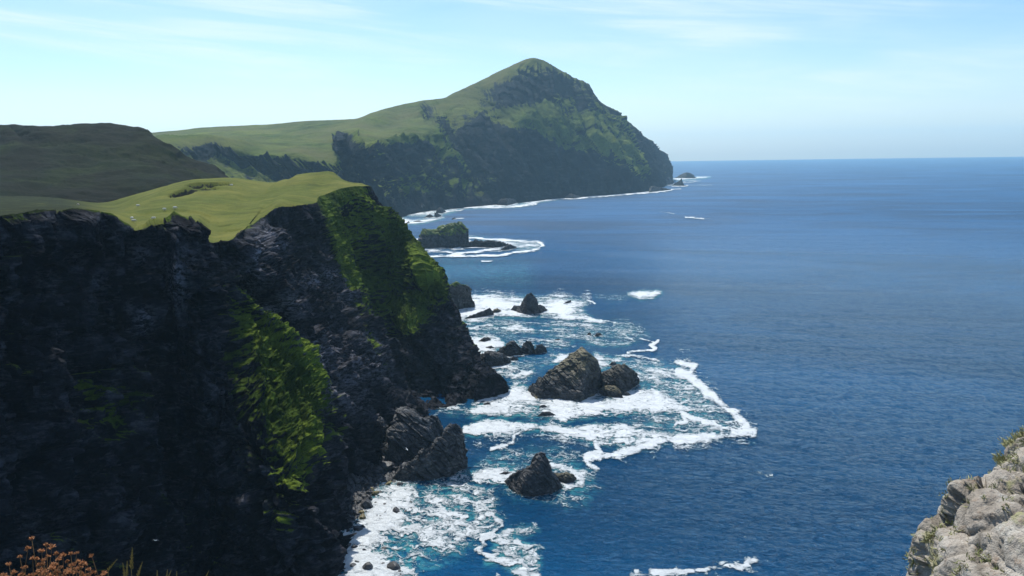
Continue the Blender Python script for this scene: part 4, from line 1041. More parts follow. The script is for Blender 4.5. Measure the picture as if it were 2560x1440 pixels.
FL = [
    ([(1185, 743), (1215, 741), (1245, 741), (1290, 745)], 3, .8),
    ([(1465, 752), (1480, 757), (1490, 762)], 3, .8),
    ([(1150, 822), (1190, 818), (1228, 814)], 4, .8),
    ([(1500, 802), (1540, 808), (1538, 818)], 5, .8), ([(1560, 838), (1590, 856)], 4, .7),
    ([(1603, 849), (1630, 856), (1640, 860)], 3, .8),
    ([(1652, 855), (1640, 859), (1624, 864), (1636, 871), (1643, 873), (1625, 877), (1600, 880), (1572, 885)], 5, .9),
    ([(1540, 891), (1600, 893), (1660, 907)], 4, .7),
    ([(1690, 907), (1720, 915), (1747, 916), (1735, 930), (1728, 940)], 8, .85),
    ([(1697, 931), (1740, 950), (1757, 968), (1772, 990), (1790, 1005), (1812, 1014), (1830, 1032), (1840, 1048), (1864, 1063), (1860, 1078), (1872, 1080)], 15, .95),
    ([(1878, 1082), (1820, 1087), (1760, 1096), (1700, 1101), (1640, 1106), (1590, 1128), (1540, 1138), (1500, 1143), (1460, 1148)], 17, .95),
    ([(1700, 1030), (1730, 1045), (1780, 1062), (1830, 1075)], 9, .8), ([(1710, 1042), (1720, 1060), (1690, 1066)], 7, .75),
    ([(1560, 1105), (1520, 1112), (1488, 1110), (1500, 1132), (1470, 1143), (1458, 1152), (1475, 1168), (1492, 1176)], 11, .9),
    ([(1540, 1100), (1580, 1112), (1640, 1102)], 10, .85),
    ([(1305, 1080), (1285, 1090), (1278, 1105), (1240, 1118), (1225, 1128)], 8, .85),
    ([(1078, 1260), (1100, 1268), (1118, 1290), (1160, 1296), (1205, 1294), (1228, 1290), (1238, 1304), (1252, 1314), (1236, 1330), (1232, 1342),
      (1205, 1350), (1212, 1364), (1190, 1376), (1215, 1390), (1240, 1400), (1250, 1420), (1240, 1450)], 11, .92),
    ([(1232, 1398), (1260, 1390), (1300, 1394)], 8, .7),
    ([(1590, 1428), (1620, 1424), (1690, 1430), (1760, 1428), (1830, 1424), (1872, 1412), (1892, 1400)], 12, .97), ([(1866, 1410), (1885, 1403)], 16, .95),
    ([(1020, 596), (1050, 598), (1080, 600)], 3, .5), ([(1000, 600), (1045, 600)], 6, .95),
    ([(1168, 596), (1200, 597), (1240, 601), (1290, 604), (1340, 606), (1360, 612), (1352, 622), (1320, 628), (1285, 632), (1250, 640), (1200, 641), (1150, 642), (1100, 641), (1040, 642)], 5, .95),
    ([(1070, 626), (1110, 630), (1130, 636), (1170, 634), (1210, 628), (1250, 625)], 6, .85), ([(1300, 616), (1335, 612)], 4, .7),
    ([(1200, 654), (1222, 655)], 3, .8),
    ([(1140, 521), (1200, 519), (1260, 520), (1300, 517), (1340, 511)], 4, .9),
    ([(1320, 511), (1350, 504), (1395, 498), (1440, 497), (1480, 493), (1540, 489), (1600, 484), (1640, 481), (1680, 476)], 3.5, .95),
    ([(1680, 474), (1703, 474)], 1.6, .7), ([(1645, 466), (1668, 464), (1700, 467), (1720, 465)], 2, .7), ([(1720, 464), (1780, 464)], 1.3, .5),
    ([(1710, 454), (1752, 454)], 2, .7), ([(1705, 458), (1735, 457)], 2.4, .6),
    ([(1129, 549), (1160, 547)], 2, .7), ([(1115, 531), (1160, 526)], 2.5, .7),
    ([(1650, 531), (1675, 534), (1687, 536)], 2.2, .45), ([(1712, 544), (1735, 546), (1759, 548)], 2.6, .97), ([(1760, 548), (1775, 547)], 1.4, .5),
    ([(1890, 1183), (1905, 1188), (1940, 1192)], 7, .42),
]
FL += [([(1700, 925), (1735, 960), (1760, 995), (1800, 1030), (1835, 1070)], 55, .42), ([(1850, 1070), (1760, 1085), (1650, 1095), (1560, 1115)], 50, .5),
       ([(1150, 760), (1150, 870)], 30, .6), ([(1180, 745), (1460, 748)], 30, .5), ([(1080, 1255), (1210, 1290), (1250, 1320)], 45, .45),
       ([(1590, 1435), (1880, 1425)], 26, .4), ([(1160, 1095), (1330, 1090), (1450, 1105)], 36, .45), ([(1040, 600), (1040, 640)], 12, .5),
       ([(1010, 1300), (1100, 1330), (1180, 1330)], 60, .35)]
for base, st, H in BASES:
    w_ = np.clip(H * FOCAL / max(W(*base[0])[1], 10) * 0.10, 1.6, 16)
    FL.append(([(a, b + w_ * 0.2) for a, b in base], w_ * 1.5, 0.8 * st))
FL.append(([(1075, 1048), (1125, 1022), (1180, 1006), (1235, 994)], 7, .5))
FL.append(([(864, 1330), (852, 1390), (850, 1450), (840, 1600)], 18, .9))


def foam_at(G, soft=1.0, lines=True):
    r = np.hypot(G[..., 0], G[..., 1])
    sc_ = np.clip(r / 350.0, 0.6, 2.0)[..., None]
    rot = np.array([[0.825, -0.565, 0], [0.565, 0.825, 0], [0, 0, 1]])
    q = (G @ rot) / sc_ + np.array([0, 0, 0.43])
    wx = 3.2 * fbm(q / 14.0, 3) + 1.8 * fbm(q / 4.5 + 50.3, 2)
    wy = 3.2 * fbm(q / 14.0 + 90, 3) + 1.8 * fbm(q / 4.5 + 150.3, 2)
    fade = np.clip(1.6 - r / 1200.0, 0.25, 1.0)
    Gp = G.copy()
    Gp[..., 0] += wx * sc_[..., 0] * 0.9 * fade
    Gp[..., 1] += wy * sc_[..., 0] * 1.3 * fade
    u, v = UV(Gp)
    den = np.zeros(u.shape)
    vn = fbm(q / 9.0 + 300, 3)
    vf = fbm(q / 4.2 + 400.4, 2)
    for pl, val, s in FP:
        a = np.array(pl)
        m = s * 3.0 * soft + 4
        sel = (u > a[:, 0].min() - m) & (u < a[:, 0].max() + m) & (v > a[:, 1].min() - m) & (v < a[:, 1].max() + m)
        if not sel.any():
            continue
        d, ins = seg_dist(u[sel], v[sel], pl, True)
        sg = np.where(ins, d, -d)
        k = sstep(sg / (s * soft), -2.2, 1.6) * val
        den[sel] = np.maximum(den[sel], k)
    for pl, wd, val in (FL if lines else []):
        a = np.array(pl)
        m = wd * 2.8 * soft + 3
        sel = (u > a[:, 0].min() - m) & (u < a[:, 0].max() + m) & (v > a[:, 1].min() - m) & (v < a[:, 1].max() + m)
        if not sel.any():
            continue
        d, _ = seg_dist(u[sel], v[sel], pl)
        k = (1 - sstep(d / (wd * soft * (0.85 + 1.1 * vn[sel] + 0.5 * vf[sel]).clip(0.25, 1.7) * 1.35), 0.0, 1.0)) * val * (1 + 0.7 * vn[sel]).clip(0.35, 1.05)
        den[sel] = np.maximum(den[sel], k)
    den = den * (0.97 + 0.30 * vf + 0.42 * vn)
    return np.clip(den, 0, 1)


# ------------------------------------------------------------------ sea surface
def waves(x, y):
    """swell and wind waves as real relief near the coast"""
    r = np.hypot(x, y)
    p = np.stack([x, y, 0 * x], -1)
    z = 0.35 * fbm(p / np.array([38., 20., 1]), 2) + 0.30 * fbm(p / np.array([11., 6.5, 1]) + 7, 3)
    z = z + 0.18 * ridged(p / np.array([5., 3.2, 1]) + 13, 2)
    return z * np.clip(1.3 - r / 1300.0, 0, 1)


ang = np.concatenate([np.linspace(-180, -45, 28)[:-1], np.linspace(-45, -36, 14)[:-1], np.linspace(-36, 36, 860), np.linspace(36, 45, 14)[1:], np.linspace(45, 180, 28)[1:]])
dep_ = np.concatenate([np.linspace(80, 32, 14)[:-1], np.linspace(32, 3, 380)[:-1], np.geomspace(3, 0.4093, 100)])
rad = CAMZ / np.tan(np.radians(dep_))
rad[-1] = 14000.0
AA, RR = np.meshgrid(np.radians(ang), rad, indexing='ij')
X, Y = RR * np.sin(AA), RR * np.cos(AA)
SG = np.stack([X, Y, waves(X, Y)], -1)
u_, v_ = UV(np.stack([X, Y, 0 * X], -1))
sel = (v_ > 420) & (v_ < 1700) & (u_ > 780) & (u_ < 1960) & (RR < 4200)
aer = np.zeros(X.shape)
aer[sel] = foam_at(np.stack([X, Y, 0 * X], -1)[sel], 1.3, False)
shoal, _i = seg_dist(u_, v_, [(1120, 670), (1200, 680), (1300, 684)])
aer = np.maximum(aer, 0.30 * np.exp(-(shoal / 60) ** 2))

m, t = new_mat('sea_water')
tc = t.n('ShaderNodeTexCoord').outputs['Object']
tc = t.n('ShaderNodeVectorRotate', {'Vector': tc, 'Angle': 0.21}, rotation_type='Z_AXIS').outputs[0]
dist = t.n('ShaderNodeVectorMath', {0: tc, 1: (0, 0, 0)}, operation='DISTANCE').outputs['Value']
n1 = t.noise2(t.vmul(tc, (0.8, 1.25, 0)), 0.11, 3, 0.6, 0.3)
n2 = t.noise2(t.vmul(tc, (0.75, 1.25, 0)), 0.42, 4, 0.62, 0.5)
n3 = t.noise2(t.vmul(tc, (0.8, 1.2, 0)), 1.9, 6, 0.7)
slick = t.noise2(t.vmul(tc, (0.10, 0.55, 0)), 0.018, 5, 0.55, 1.2)
patch = t.noise2(t.vmul(tc, (0.5, 1.0, 0)), 0.006, 4, 0.6, 0.6)
rufl = t.ramp(slick, 0.35, 0.65, 0.75, 1.15)
h = t.math('ADD', t.math('MULTIPLY', n1, 2.8), t.math('MULTIPLY', n2, 2.2))
h = t.math('ADD', h, t.math('MULTIPLY', n3, 0.85))
h = t.math('MULTIPLY', h, rufl)
bmp = t.n('ShaderNodeBump', {'Strength': 1.0, 'Distance': 1.0, 'Height': h})
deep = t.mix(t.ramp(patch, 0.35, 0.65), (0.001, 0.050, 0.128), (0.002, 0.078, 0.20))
deep = t.mix(t.math('MULTIPLY', t.ramp(slick, 0.48, 0.66), t.ramp(dist, 300, 1400, 0.15, 0.75)), deep, (0.02, 0.12, 0.28))  # sky sheen on the slicks painted as paler blue, stronger with distance
av = t.math('MULTIPLY', t.attr('aer'), t.ramp(t.noise2(tc, 0.25, 5, 0.65, 0.6), 0.30, 0.70, 0.35, 1.25))
colr = t.mix(t.ramp(av, 0.08, 0.75), deep, (0.07, 0.36, 0.41))
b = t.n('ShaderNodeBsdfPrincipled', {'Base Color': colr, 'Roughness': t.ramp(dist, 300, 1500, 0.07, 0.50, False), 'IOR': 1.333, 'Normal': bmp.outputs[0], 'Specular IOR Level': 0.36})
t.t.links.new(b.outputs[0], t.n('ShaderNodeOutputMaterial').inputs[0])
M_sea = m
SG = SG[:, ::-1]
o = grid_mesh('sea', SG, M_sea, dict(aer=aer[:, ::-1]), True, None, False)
# make sure the normals look up
if o.data.polygons[len(o.data.polygons) // 2].normal.z < 0:
    o.data.flip_normals()
tag(o, 'deep blue rippled open sea reaching the horizon', kind='structure')

# ------------------------------------------------------------------ foam sheets lying on the water
m, t = new_mat('sea_foam')
tc = t.n('ShaderNodeTexCoord').outputs['Object']
tc = t.n('ShaderNodeVectorRotate', {'Vector': tc, 'Angle': 0.42}, rotation_type='Z_AXIS').outputs[0]
tw = t.n('ShaderNodeVectorMath', {0: tc, 1: t.n('ShaderNodeVectorMath', {0: t.n('ShaderNodeTexNoise', {'Vector': tc, 'Scale': 0.28, 'Detail': 4.0}, noise_dimensions='2D').outputs[1], 1: (7.0, 7.0, 0)}, operation='MULTIPLY').outputs[0]}, operation='ADD').outputs[0]
tw = t.vmul(tw, (0.8, 1.0, 0.0))


def lace(scale, wid):
    vo = t.n('ShaderNodeTexVoronoi', {'Vector': tw, 'Scale': scale, 'Randomness': 1.0}, feature='DISTANCE_TO_EDGE', voronoi_dimensions='2D')
    return t.ramp(vo.outputs['Distance'], 0.0, wid, 1.0, 0.0)


l1 = lace(0.30, 0.32)
l2 = lace(0.85, 0.34)
fine = t.noise2(t.vmul(tw, (0.55, 1.3, 0)), 0.40, 7, 0.74, 0.5)
big = t.noise2(t.vmul(tw, (0.35, 1.3, 0)), 0.10, 5, 0.62, 0.7)
L = t.math('ADD', t.math('MULTIPLY', l1, 0.14), t.math('MULTIPLY', l2, 0.10))
L = t.math('ADD', L, t.math('MULTIPLY', t.ramp(fine, 0.25, 0.75, smooth=False), 0.40))
L = t.math('ADD', L, t.math('MULTIPLY', t.ramp(big, 0.25, 0.75, smooth=False), 0.44))
fine2 = t.noise2(t.vmul(tw, (0.8, 1.2, 0)), 1.5, 5, 0.75, 0.3)
L = t.math('ADD', L, t.math('MULTIPLY', t.math('SUBTRACT', fine2, 0.5), 0.75))
L = t.math('ADD', t.math('MULTIPLY', t.math('SUBTRACT', L, 0.52), 1.7), 0.52)
thr = t.math('SUBTRACT', 1.10, t.math('MULTIPLY', t.attr('foam'), 1.12))
al = t.ramp(t.math('SUBTRACT', L, thr), -0.14, 0.26)
al = t.math('MULTIPLY', al, t.ramp(t.attr('foam'), 0.08, 0.25))
al = t.math('MULTIPLY', al, 0.97)
bmp = t.n('ShaderNodeBump', {'Strength': 0.9, 'Distance': 0.8, 'Height': t.math('ADD', t.math('MULTIPLY', fine, 1.5), t.math('ADD', fine2, al))})
fcol = t.mix(t.ramp(al, 0.1, 0.8), (0.20, 0.55, 0.62), (0.74, 0.78, 0.80))
fb = t.n('ShaderNodeBsdfPrincipled', {'Base Color': fcol, 'Roughness': 0.7, 'Normal': bmp.outputs[0], 'Specular IOR Level': 0.2})
tr = t.n('ShaderNodeBsdfTransparent')
mx = t.n('ShaderNodeMixShader', {0: al, 1: tr.outputs[0], 2: fb.outputs[0]})
t.t.links.new(mx.outputs[0], t.n('ShaderNodeOutputMaterial').inputs[0])
M_foam = m

FOAMS = [('near_surf', 'white surf and lacy foam below the boulder beach at the bottom of the cove', (789, 1461, 1249, 1640, 3.0, 2.4)),
         ('foam_field', 'white foam swirling round the big pyramid rock and fin rock with a long bright edge', (900, 1930, 869, 1249, 3.0, 2.0)),
         ('foam_patch', 'white and turquoise foam round the pointed pinnacle beside the green spur', (1100, 1700, 712, 900, 2.5, 1.4)),
         ('foam_ring', 'thin white foam lines curving round the grassy island', (980, 1380, 575, 665, 2.5, 0.9)),
         ('shore_foam', 'bright white surf line along the foot of the mountain', (970, 1800, 440, 570, 2.5, 0.8)),
         ('foam_streak', 'curl of white foam drifting at the bottom edge of the photo', (1560, 1920, 1380, 1470, 3.0, 2.4))]
taken = []
for nm, lab, (u0, u1, v0, v1, du, dv) in FOAMS:
    uu, vv = np.meshgrid(np.arange(u0, u1 + du, du), np.arange(v0, v1 + dv, dv), indexing='xy')
    Fg = W(uu, vv)
    if nm == 'foam_streak':
        pass
    r = np.hypot(Fg[..., 0], Fg[..., 1])
    dn = foam_at(Fg * np.array([1, 1, 0]))
    for (a0, a1, b0, b1) in taken:           # no place is covered twice
        dn[(uu > a0) & (uu < a1) & (vv > b0) & (vv < b1)] = 0
    taken.append((u0, u1, v0, v1))
    Fg[..., 2] = waves(Fg[..., 0], Fg[..., 1]) + 0.10 + r * 0.0006 + 0.15 * dn
    keep = (dn[:-1, :-1] > 0.06) | (dn[1:, 1:] > 0.06)
    if nm == 'shore_foam':                   # the boat's wake is a separate thing
        keep &= ~((uu[:-1, :-1] > 1600) & (vv[:-1, :-1] > 520))
    o = grid_mesh(nm, Fg, M_foam, dict(foam=dn), True, keep, False)
    if o.data.polygons[len(o.data.polygons) // 2].normal.z < 0:
        o.data.flip_normals()
    tag(o, lab, kind='stuff')
uu, vv = np.meshgrid(np.arange(1630, 1790, 2.0), np.arange(525, 555, 0.7), indexing='xy')
Fg = W(uu, vv)
dn = foam_at(Fg * np.array([1, 1, 0]))
Fg[..., 2] = waves(Fg[..., 0], Fg[..., 1]) + 0.9
o = grid_mesh('boat_wake', Fg, M_foam, dict(foam=dn), True, (dn[:-1, :-1] > 0.06), False)
if o.data.polygons[0].normal.z < 0:
    o.data.flip_normals()
tag(o, 'thin white wake trailing behind the small boat out at sea', kind='stuff')


# ------------------------------------------------------------------ haze over the sea
def box_mesh(name, lo, hi):
    v = [(x, y, z) for x in (lo[0], hi[0]) for y in (lo[1], hi[1]) for z in (lo[2], hi[2])]
    f = [(0, 1, 3, 2), (4, 6, 7, 5), (0, 4, 5, 1), (2, 3, 7, 6), (0, 2, 6, 4), (1, 5, 7, 3)]
    me = bpy.data.meshes.new(name)
    me.from_pydata(v, [], f)
    return me


m, t = new_mat('sea_haze')
pv = t.n('ShaderNodeVolumePrincipled', {'Color': HAZE_COLOR, 'Density': HAZE_DENSITY, 'Anisotropy': HAZE_ANISO})
t.t.links.new(pv.outputs[0], t.n('ShaderNodeOutputMaterial').inputs['Volume'])
me = box_mesh('haze', (-14200, -14200, -5.2), (14200, 14200, 470))
me.materials.append(m)
tag(link('haze', me), 'thin blue summer haze over the sea', kind='stuff')

# ------------------------------------------------------------------ foreground: pale lichened rock at the right, clifftop ground, dried thrift and grass
m, t = new_mat('granite')
tc = t.n('ShaderNodeTexCoord').outputs['Object']
na = t.noise(tc, 2.2, 5, 0.65)
nb_ = t.noise(tc, 9.0, 6, 0.7)
nc = t.noise(tc, 60.0, 3, 0.7)
col = t.mix(t.ramp(na, 0.35, 0.65), (0.27, 0.235, 0.195), (0.42, 0.375, 0.32))
col = t.mix(t.math('MULTIPLY', t.ramp(nb_, 0.55, 0.68), 0.7), col, (0.22, 0.15, 0.10))
col = t.mix(t.math('MULTIPLY', t.ramp(t.noise(tc, 5.0, 6, 0.75), 0.52, 0.64), 0.65), col, (0.46, 0.44, 0.39))
col = t.mix(t.math('MULTIPLY', t.ramp(t.noise(t.vmul(tc, (1, 1, 1.3)), 3.6, 6, 0.7), 0.55, 0.66), 0.75), col, (0.24, 0.235, 0.10))
col = t.mix(t.math('MULTIPLY', t.ramp(nc, 0.52, 0.72), 0.6), col, (0.13, 0.12, 0.11))
col = t.mix(t.math('MULTIPLY', t.attr('crev'), 0.85), col, (0.07, 0.06, 0.045))
bmp = t.n('ShaderNodeBump', {'Strength': 0.8, 'Distance': 0.05, 'Height': t.math('ADD', nb_, t.math('MULTIPLY', nc, 0.35))})
b = t.n('ShaderNodeBsdfPrincipled', {'Base Color': col, 'Roughness': 0.9, 'Normal': bmp.outputs[0], 'Specular IOR Level': 0.2})
t.t.links.new(b.outputs[0], t.n('ShaderNodeOutputMaterial').inputs[0])
M_granite = m
SIL = [(2270, 1560), (2280, 1490), (2289, 1436), (2296, 1400), (2311, 1366), (2324, 1336), (2338, 1314), (2360, 1309), (2372, 1308), (2386, 1280), (2394, 1258),
       (2406, 1236), (2421, 1214), (2441, 1192), (2473, 1186), (2490, 1162), (2517, 1140), (2532, 1126), (2544, 1104), (2556, 1084), (2600, 1050),
       (2660, 990), (2760, 930), (2900, 900)]
cols = []
for u_, v_ in SIL:
    k = (u_ - 2270) / 300.0
    ys = 4.7 + 0.25 * min(k, 1.5)
    s_ = P(u_, v_, ys)
    pts = [s_ + np.array([0.35, 0.9, -2.8]), s_ + np.array([0.22, 0.55, -0.75]), s_ + np.array([0.08, 0.22, -0.16]), s_,
           P(u_ + 45, v_ + 50, ys - 0.28), P(u_ + 130, v_ + 130, ys - 0.72), P(u_ + 260, v_ + 250, ys - 1.25), P(u_ + 420, v_ + 430, ys - 1.9),
           P(u_ + 560, v_ + 900, ys - 2.5)]
    d = np.array([list(p) + [0] for p in pts])
    t_ = chord(d[:, :3], 60)
    cols.append(pchip(t_ / t_[-1], d, np.linspace(0, 1, 330)))
G4, tq, qq = across(cols, 330, 60)
G = np.swapaxes(G4, 0, 1)[..., :3].copy()
N, flp = facing(G, grid_normals(G))
tl = G @ np.array([[1, 0, 0.4], [0, 1, 0.2], [-0.5, 0.2, 1.0]], float)
tl = tl + 0.12 * np.stack([perlin(G * 3), perlin(G * 3 + 9), perlin(G * 3 + 19)], -1)
d1, d2, hh = worley(tl / np.array([0.55, 0.5, 0.42]))
d1b, d2b, hb_ = worley(tl / 0.19 + 7)
crev = np.clip(1 - (d2 - d1) * 9, 0, 1) * 0.8 * sstep(fbm(G / 0.4, 2), -0.15, 0.2) + np.clip(-fbm(G / 0.14, 5, 0.6) * 1.8 - 0.2, 0, .6)
D = 0.09 + 0.10 * crag(tl / np.array([1.0, 0.9, 0.7])) + 0.022 * crag(tl / 0.3, 4.0) - 0.03 * np.clip(1 - (d2 - d1) * 7, 0, 1) \
    + 0.045 * fbm(G / 0.14, 5, 0.6) + 0.10 * fbm(G / 0.6, 2)
G = G + N * (D - 0.09)[..., None]
o = grid_mesh('granite_rock', G, M_granite, dict(crev=np.clip(crev, 0, 1)), True, None, flp)
tag(o, 'pale grey lichen-crusted rock rising in the bottom right corner, close to the viewer', 'rock')
GR = G
GN = grid_normals(GR) * (-1 if flp else 1)

# tufts of bushy lichen on it
m, t = new_mat('lichen')
tc = t.n('ShaderNodeTexCoord').outputs['Object']
col = t.mix(t.ramp(t.noise(tc, 4.0, 2), 0.4, 0.6), (0.16, 0.17, 0.06), (0.34, 0.33, 0.16))
b = t.n('ShaderNodeBsdfPrincipled', {'Base Color': col, 'Roughness': 0.9})
t.t.links.new(b.outputs[0], t.n('ShaderNodeOutputMaterial').inputs[0])
M_lichen = m
vs, fs = [], []
gu, gv = UV(GR)


def tuft(p, n, size, k):
    for _ in range(k):
        dr = n * 0.9 + rng.normal(size=3) * 0.55
        dr[2] += 0.15
        dr /= np.linalg.norm(dr)
        L_ = size * rng.uniform(0.5, 1.1)
        sdv = np.cross(dr, rng.normal(size=3)); sdv /= np.linalg.norm(sdv) + 1e-9
        base_ = p + rng.normal(size=3) * size * 0.35
        w0 = size * 0.09
        tip = base_ + dr * L_ + rng.normal(size=3) * size * 0.15
        mid = base_ + dr * L_ * 0.55 + sdv * size * 0.08
        i0 = len(vs)
        vs.extend([base_ - sdv * w0, base_ + sdv * w0, mid + sdv * w0 * 0.9, mid - sdv * w0 * 0.9, tip])
        fs.extend([(i0, i0 + 1, i0 + 2, i0 + 3), (i0 + 3, i0 + 2, i0 + 4)])


inb = np.argwhere((gu > 2270) & (gu < 2600) & (gv > 1050) & (gv < 1480))
for _ in range(420):
    i, j = inb[rng.integers(len(inb))]
    if fbm(GR[i, j][None] * 2.6, 2)[0] < 0.02 and rng.random() < 0.8:
        continue
    tuft(GR[i, j], GN[i, j], rng.uniform(0.018, 0.042), 16)
for u_, v_, sz in [(2530, 1116, .055), (2527, 1108, .045), (2500, 1160, .04), (2492, 1152, .05), (2555, 1078, .05), (2310, 1360, .05), (2318, 1340, .045),
                   (2335, 1310, .04), (2385, 1275, .04), (2305, 1400, .04), (2475, 1182, .03), (2540, 1095, .05)]:
    k = np.argmin((gu - u_) ** 2 + (gv - v_) ** 2)
    i, j = np.unravel_index(k, gu.shape)
    for q_ in range(3):
        tuft(GR[i, j] + rng.normal(size=3) * 0.015, GN[i, j], sz * 0.8, 26)
me = bpy.data.meshes.new('lichen')
me.from_pydata([tuple(v) for v in vs], [], fs)
me.materials.append(M_lichen)
tag(link('lichen', me), 'small tufts of pale green bushy lichen on the granite rock', kind='stuff')

# ground of the clifftop under the viewer (just below the frame)
xx, yy = np.meshgrid(np.linspace(-6, 7, 110), np.linspace(-6, 3.4, 90), indexing='xy')
edge = 2.75 + 0.25 * fbm(np.stack([xx / 1.3, 0 * xx, 0 * xx], -1), 2) - 0.05 * np.maximum(xx, 0)
zz = 98.36 - np.where(yy > edge, (yy - edge) * 9.0, 0) - np.where(yy > edge - 0.4, (yy - edge + 0.4) * 0.25, 0) \
    + 0.05 * fbm(np.stack([xx / 0.7, yy / 0.7, 0 * xx], -1), 3)
Gg = np.stack([xx, yy, zz], -1)
z0 = 0 * xx
o = grid_mesh('clifftop_ground', Gg, M_pasture, dict(veg=z0 + 0.8, heath=z0 + 0.6, lich=z0), True, None, False)
if o.data.polygons[0].normal.z < 0:
    o.data.flip_normals()
tag(o, 'turf of the clifftop the photograph was taken from', kind='structure')


def flat_mat(name, c0, c1, rough=0.8, scale=30.0, transl=0.0):
    m, t = new_mat(name)
    tc = t.n('ShaderNodeTexCoord').outputs['Object']
    rn = t.n('ShaderNodeObjectInfo').outputs['Random']
    col = t.mix(t.ramp(t.noise(tc, scale, 3, 0.6), 0.35, 0.65), c0, c1)
    col = t.mix(t.math('MULTIPLY', rn, 0.35), col, tuple(c * 0.5 for c in c0))
    b = t.n('ShaderNodeBsdfPrincipled', {'Base Color': col, 'Roughness': rough, 'Specular IOR Level': 0.2})
    out = b.outputs[0]
    if transl:
        tr_ = t.n('ShaderNodeBsdfTranslucent', {'Color': col})
        out = t.n('ShaderNodeMixShader', {0: transl, 1: out, 2: tr_.outputs[0]}).outputs[0]
    t.t.links.new(out, t.n('ShaderNodeOutputMaterial').inputs[0])
    return m


M_thrift = flat_mat('dried_thrift', (0.30, 0.12, 0.05), (0.58, 0.30, 0.15), transl=0.35, scale=140.0)
M_stem = flat_mat('dry_stem', (0.20, 0.11, 0.05), (0.26, 0.16, 0.07), transl=0.2)
M_straw = flat_mat('straw', (0.34, 0.26, 0.07), (0.48, 0.38, 0.13), transl=0.4)


def tube_mesh(name, pts, r0, r1, mat, seg=5):
    pts = np.array(pts, float)
    n = len(pts)
    V, F = [], []
    for i, p in enumerate(pts):
        a = pts[min(i + 1, n - 1)] - pts[max(i - 1, 0)]
        a /= np.linalg.norm(a) + 1e-9
        s1 = np.cross(a, [0.3, 1, 0.1]); s1 /= np.linalg.norm(s1)
        s2 = np.cross(a, s1)
        r = r0 + (r1 - r0) * i / (n - 1)
        for k in range(seg):
            c_, s_ = math.cos(6.283 * k / seg), math.sin(6.283 * k / seg)
            V.append(tuple(p + r * (c_ * s1 + s_ * s2)))
    for i in range(n - 1):
        for k in range(seg):
            k2 = (k + 1) % seg
            F.append((i * seg + k, i * seg + k2, (i + 1) * seg + k2, (i + 1) * seg + k))
    F.append(tuple(range(seg))[::-1])
    F.append(tuple((n - 1) * seg + k for k in range(seg)))
    me = bpy.data.meshes.new(name)
    me.from_pydata(V, [], F)
    me.materials.append(mat)
    for p in me.polygons:
        p.use_smooth = True
    return me


def petals_mesh(name, mat, n=34, R_=0.0105, seed=1):
    r = np.random.default_rng(seed)
    V, F = [], []
    for i in range(n):
        d = r.normal(size=3)
        d[2] = abs(d[2]) * 0.9 - 0.25
        d /= np.linalg.norm(d)
        s_ = np.cross(d, r.normal(size=3)); s_ /= np.linalg.norm(s_)
        L_ = R_ * r.uniform(0.55, 1.45)
        w_ = R_ * 0.32
        i0 = len(V)
        b0 = d * R_ * 0.1
        V += [tuple(b0 - s_ * w_ * .3), tuple(b0 + s_ * w_ * .3), tuple(d * L_ * .75 + s_ * w_), tuple(d * L_ * 1.05), tuple(d * L_ * .75 - s_ * w_)]
        F += [(i0, i0 + 1, i0 + 2, i0 + 4), (i0 + 4, i0 + 2, i0 + 3)]
    me = bpy.data.meshes.new(name)
    me.from_pydata(V, [], F)
    me.materials.append(mat)
    return me


HEADS = [petals_mesh('flower_head', M_thrift, seed=i) for i in range(5)]
CLUMPS = [('leftmost clump of dried orange-brown thrift at the bottom left edge', [(79, 1347), (50, 1392), (22, 1410), (64, 1418), (36, 1432), (90, 1398), (10, 1440), (74, 1440), (70, 1372)]),
          ('tallest clump of dried orange-brown thrift, second from the left', [(115, 1363), (130, 1368), (104, 1378), (120, 1392), (140, 1384), (98, 1412), (112, 1430), (132, 1412), (146, 1400), (124, 1440)]),
          ('middle clump of dried orange-brown thrift with three heads side by side', [(158, 1390), (177, 1384), (192, 1383), (168, 1404), (150, 1420), (182, 1414), (160, 1438), (170, 1426), (196, 1404), (142, 1430)]),
          ('dried thrift clump with one large head held highest, left of the grass stalks', [(229, 1390), (200, 1420), (214, 1412), (206, 1438), (222, 1424), (190, 1432), (218, 1442)]),
          ('small low pair of dried thrift heads beside the first grass stalk', [(235, 1431), (260, 1434), (246, 1446)])]
for lab, hs in CLUMPS:
    hs = hs + [(a + rng.uniform(-22, 22), b + rng.uniform(14, 40)) for a, b in hs[1:]]
    b0 = P(np.mean([h[0] for h in hs]), 1440, 2.62)
    root = link('thrift_plant', None)
    root.location = (b0[0], b0[1], 98.36)
    tag(root, lab, 'thrift', 'dried thrift at the cliff edge')
    for k, (u_, v_) in enumerate(hs):
        y_ = 2.62 + rng.uniform(-0.12, 0.12)
        hp = P(u_, v_, y_) - np.array([b0[0], b0[1], 98.36])
        foot_ = np.array([hp[0] * 0.45 + rng.normal() * 0.02, (y_ - 2.62) * 0.5, 0.0])
        midp = 0.5 * (hp + foot_) + rng.normal(size=3) * 0.008
        link('stem', tube_mesh('stem', [foot_, 0.6 * foot_ + 0.4 * midp + [0, 0, .02], midp, hp], 0.0013, 0.0009, M_stem), root)
        h = link('flower_head', HEADS[k % 5], root)
        h.location = tuple(hp)
        h.rotation_euler = (rng.uniform(-.4, .4), rng.uniform(-.4, .4), rng.uniform(0, 6))
        sc_ = rng.uniform(0.6, 1.15)
        h.scale = (sc_, sc_, sc_)


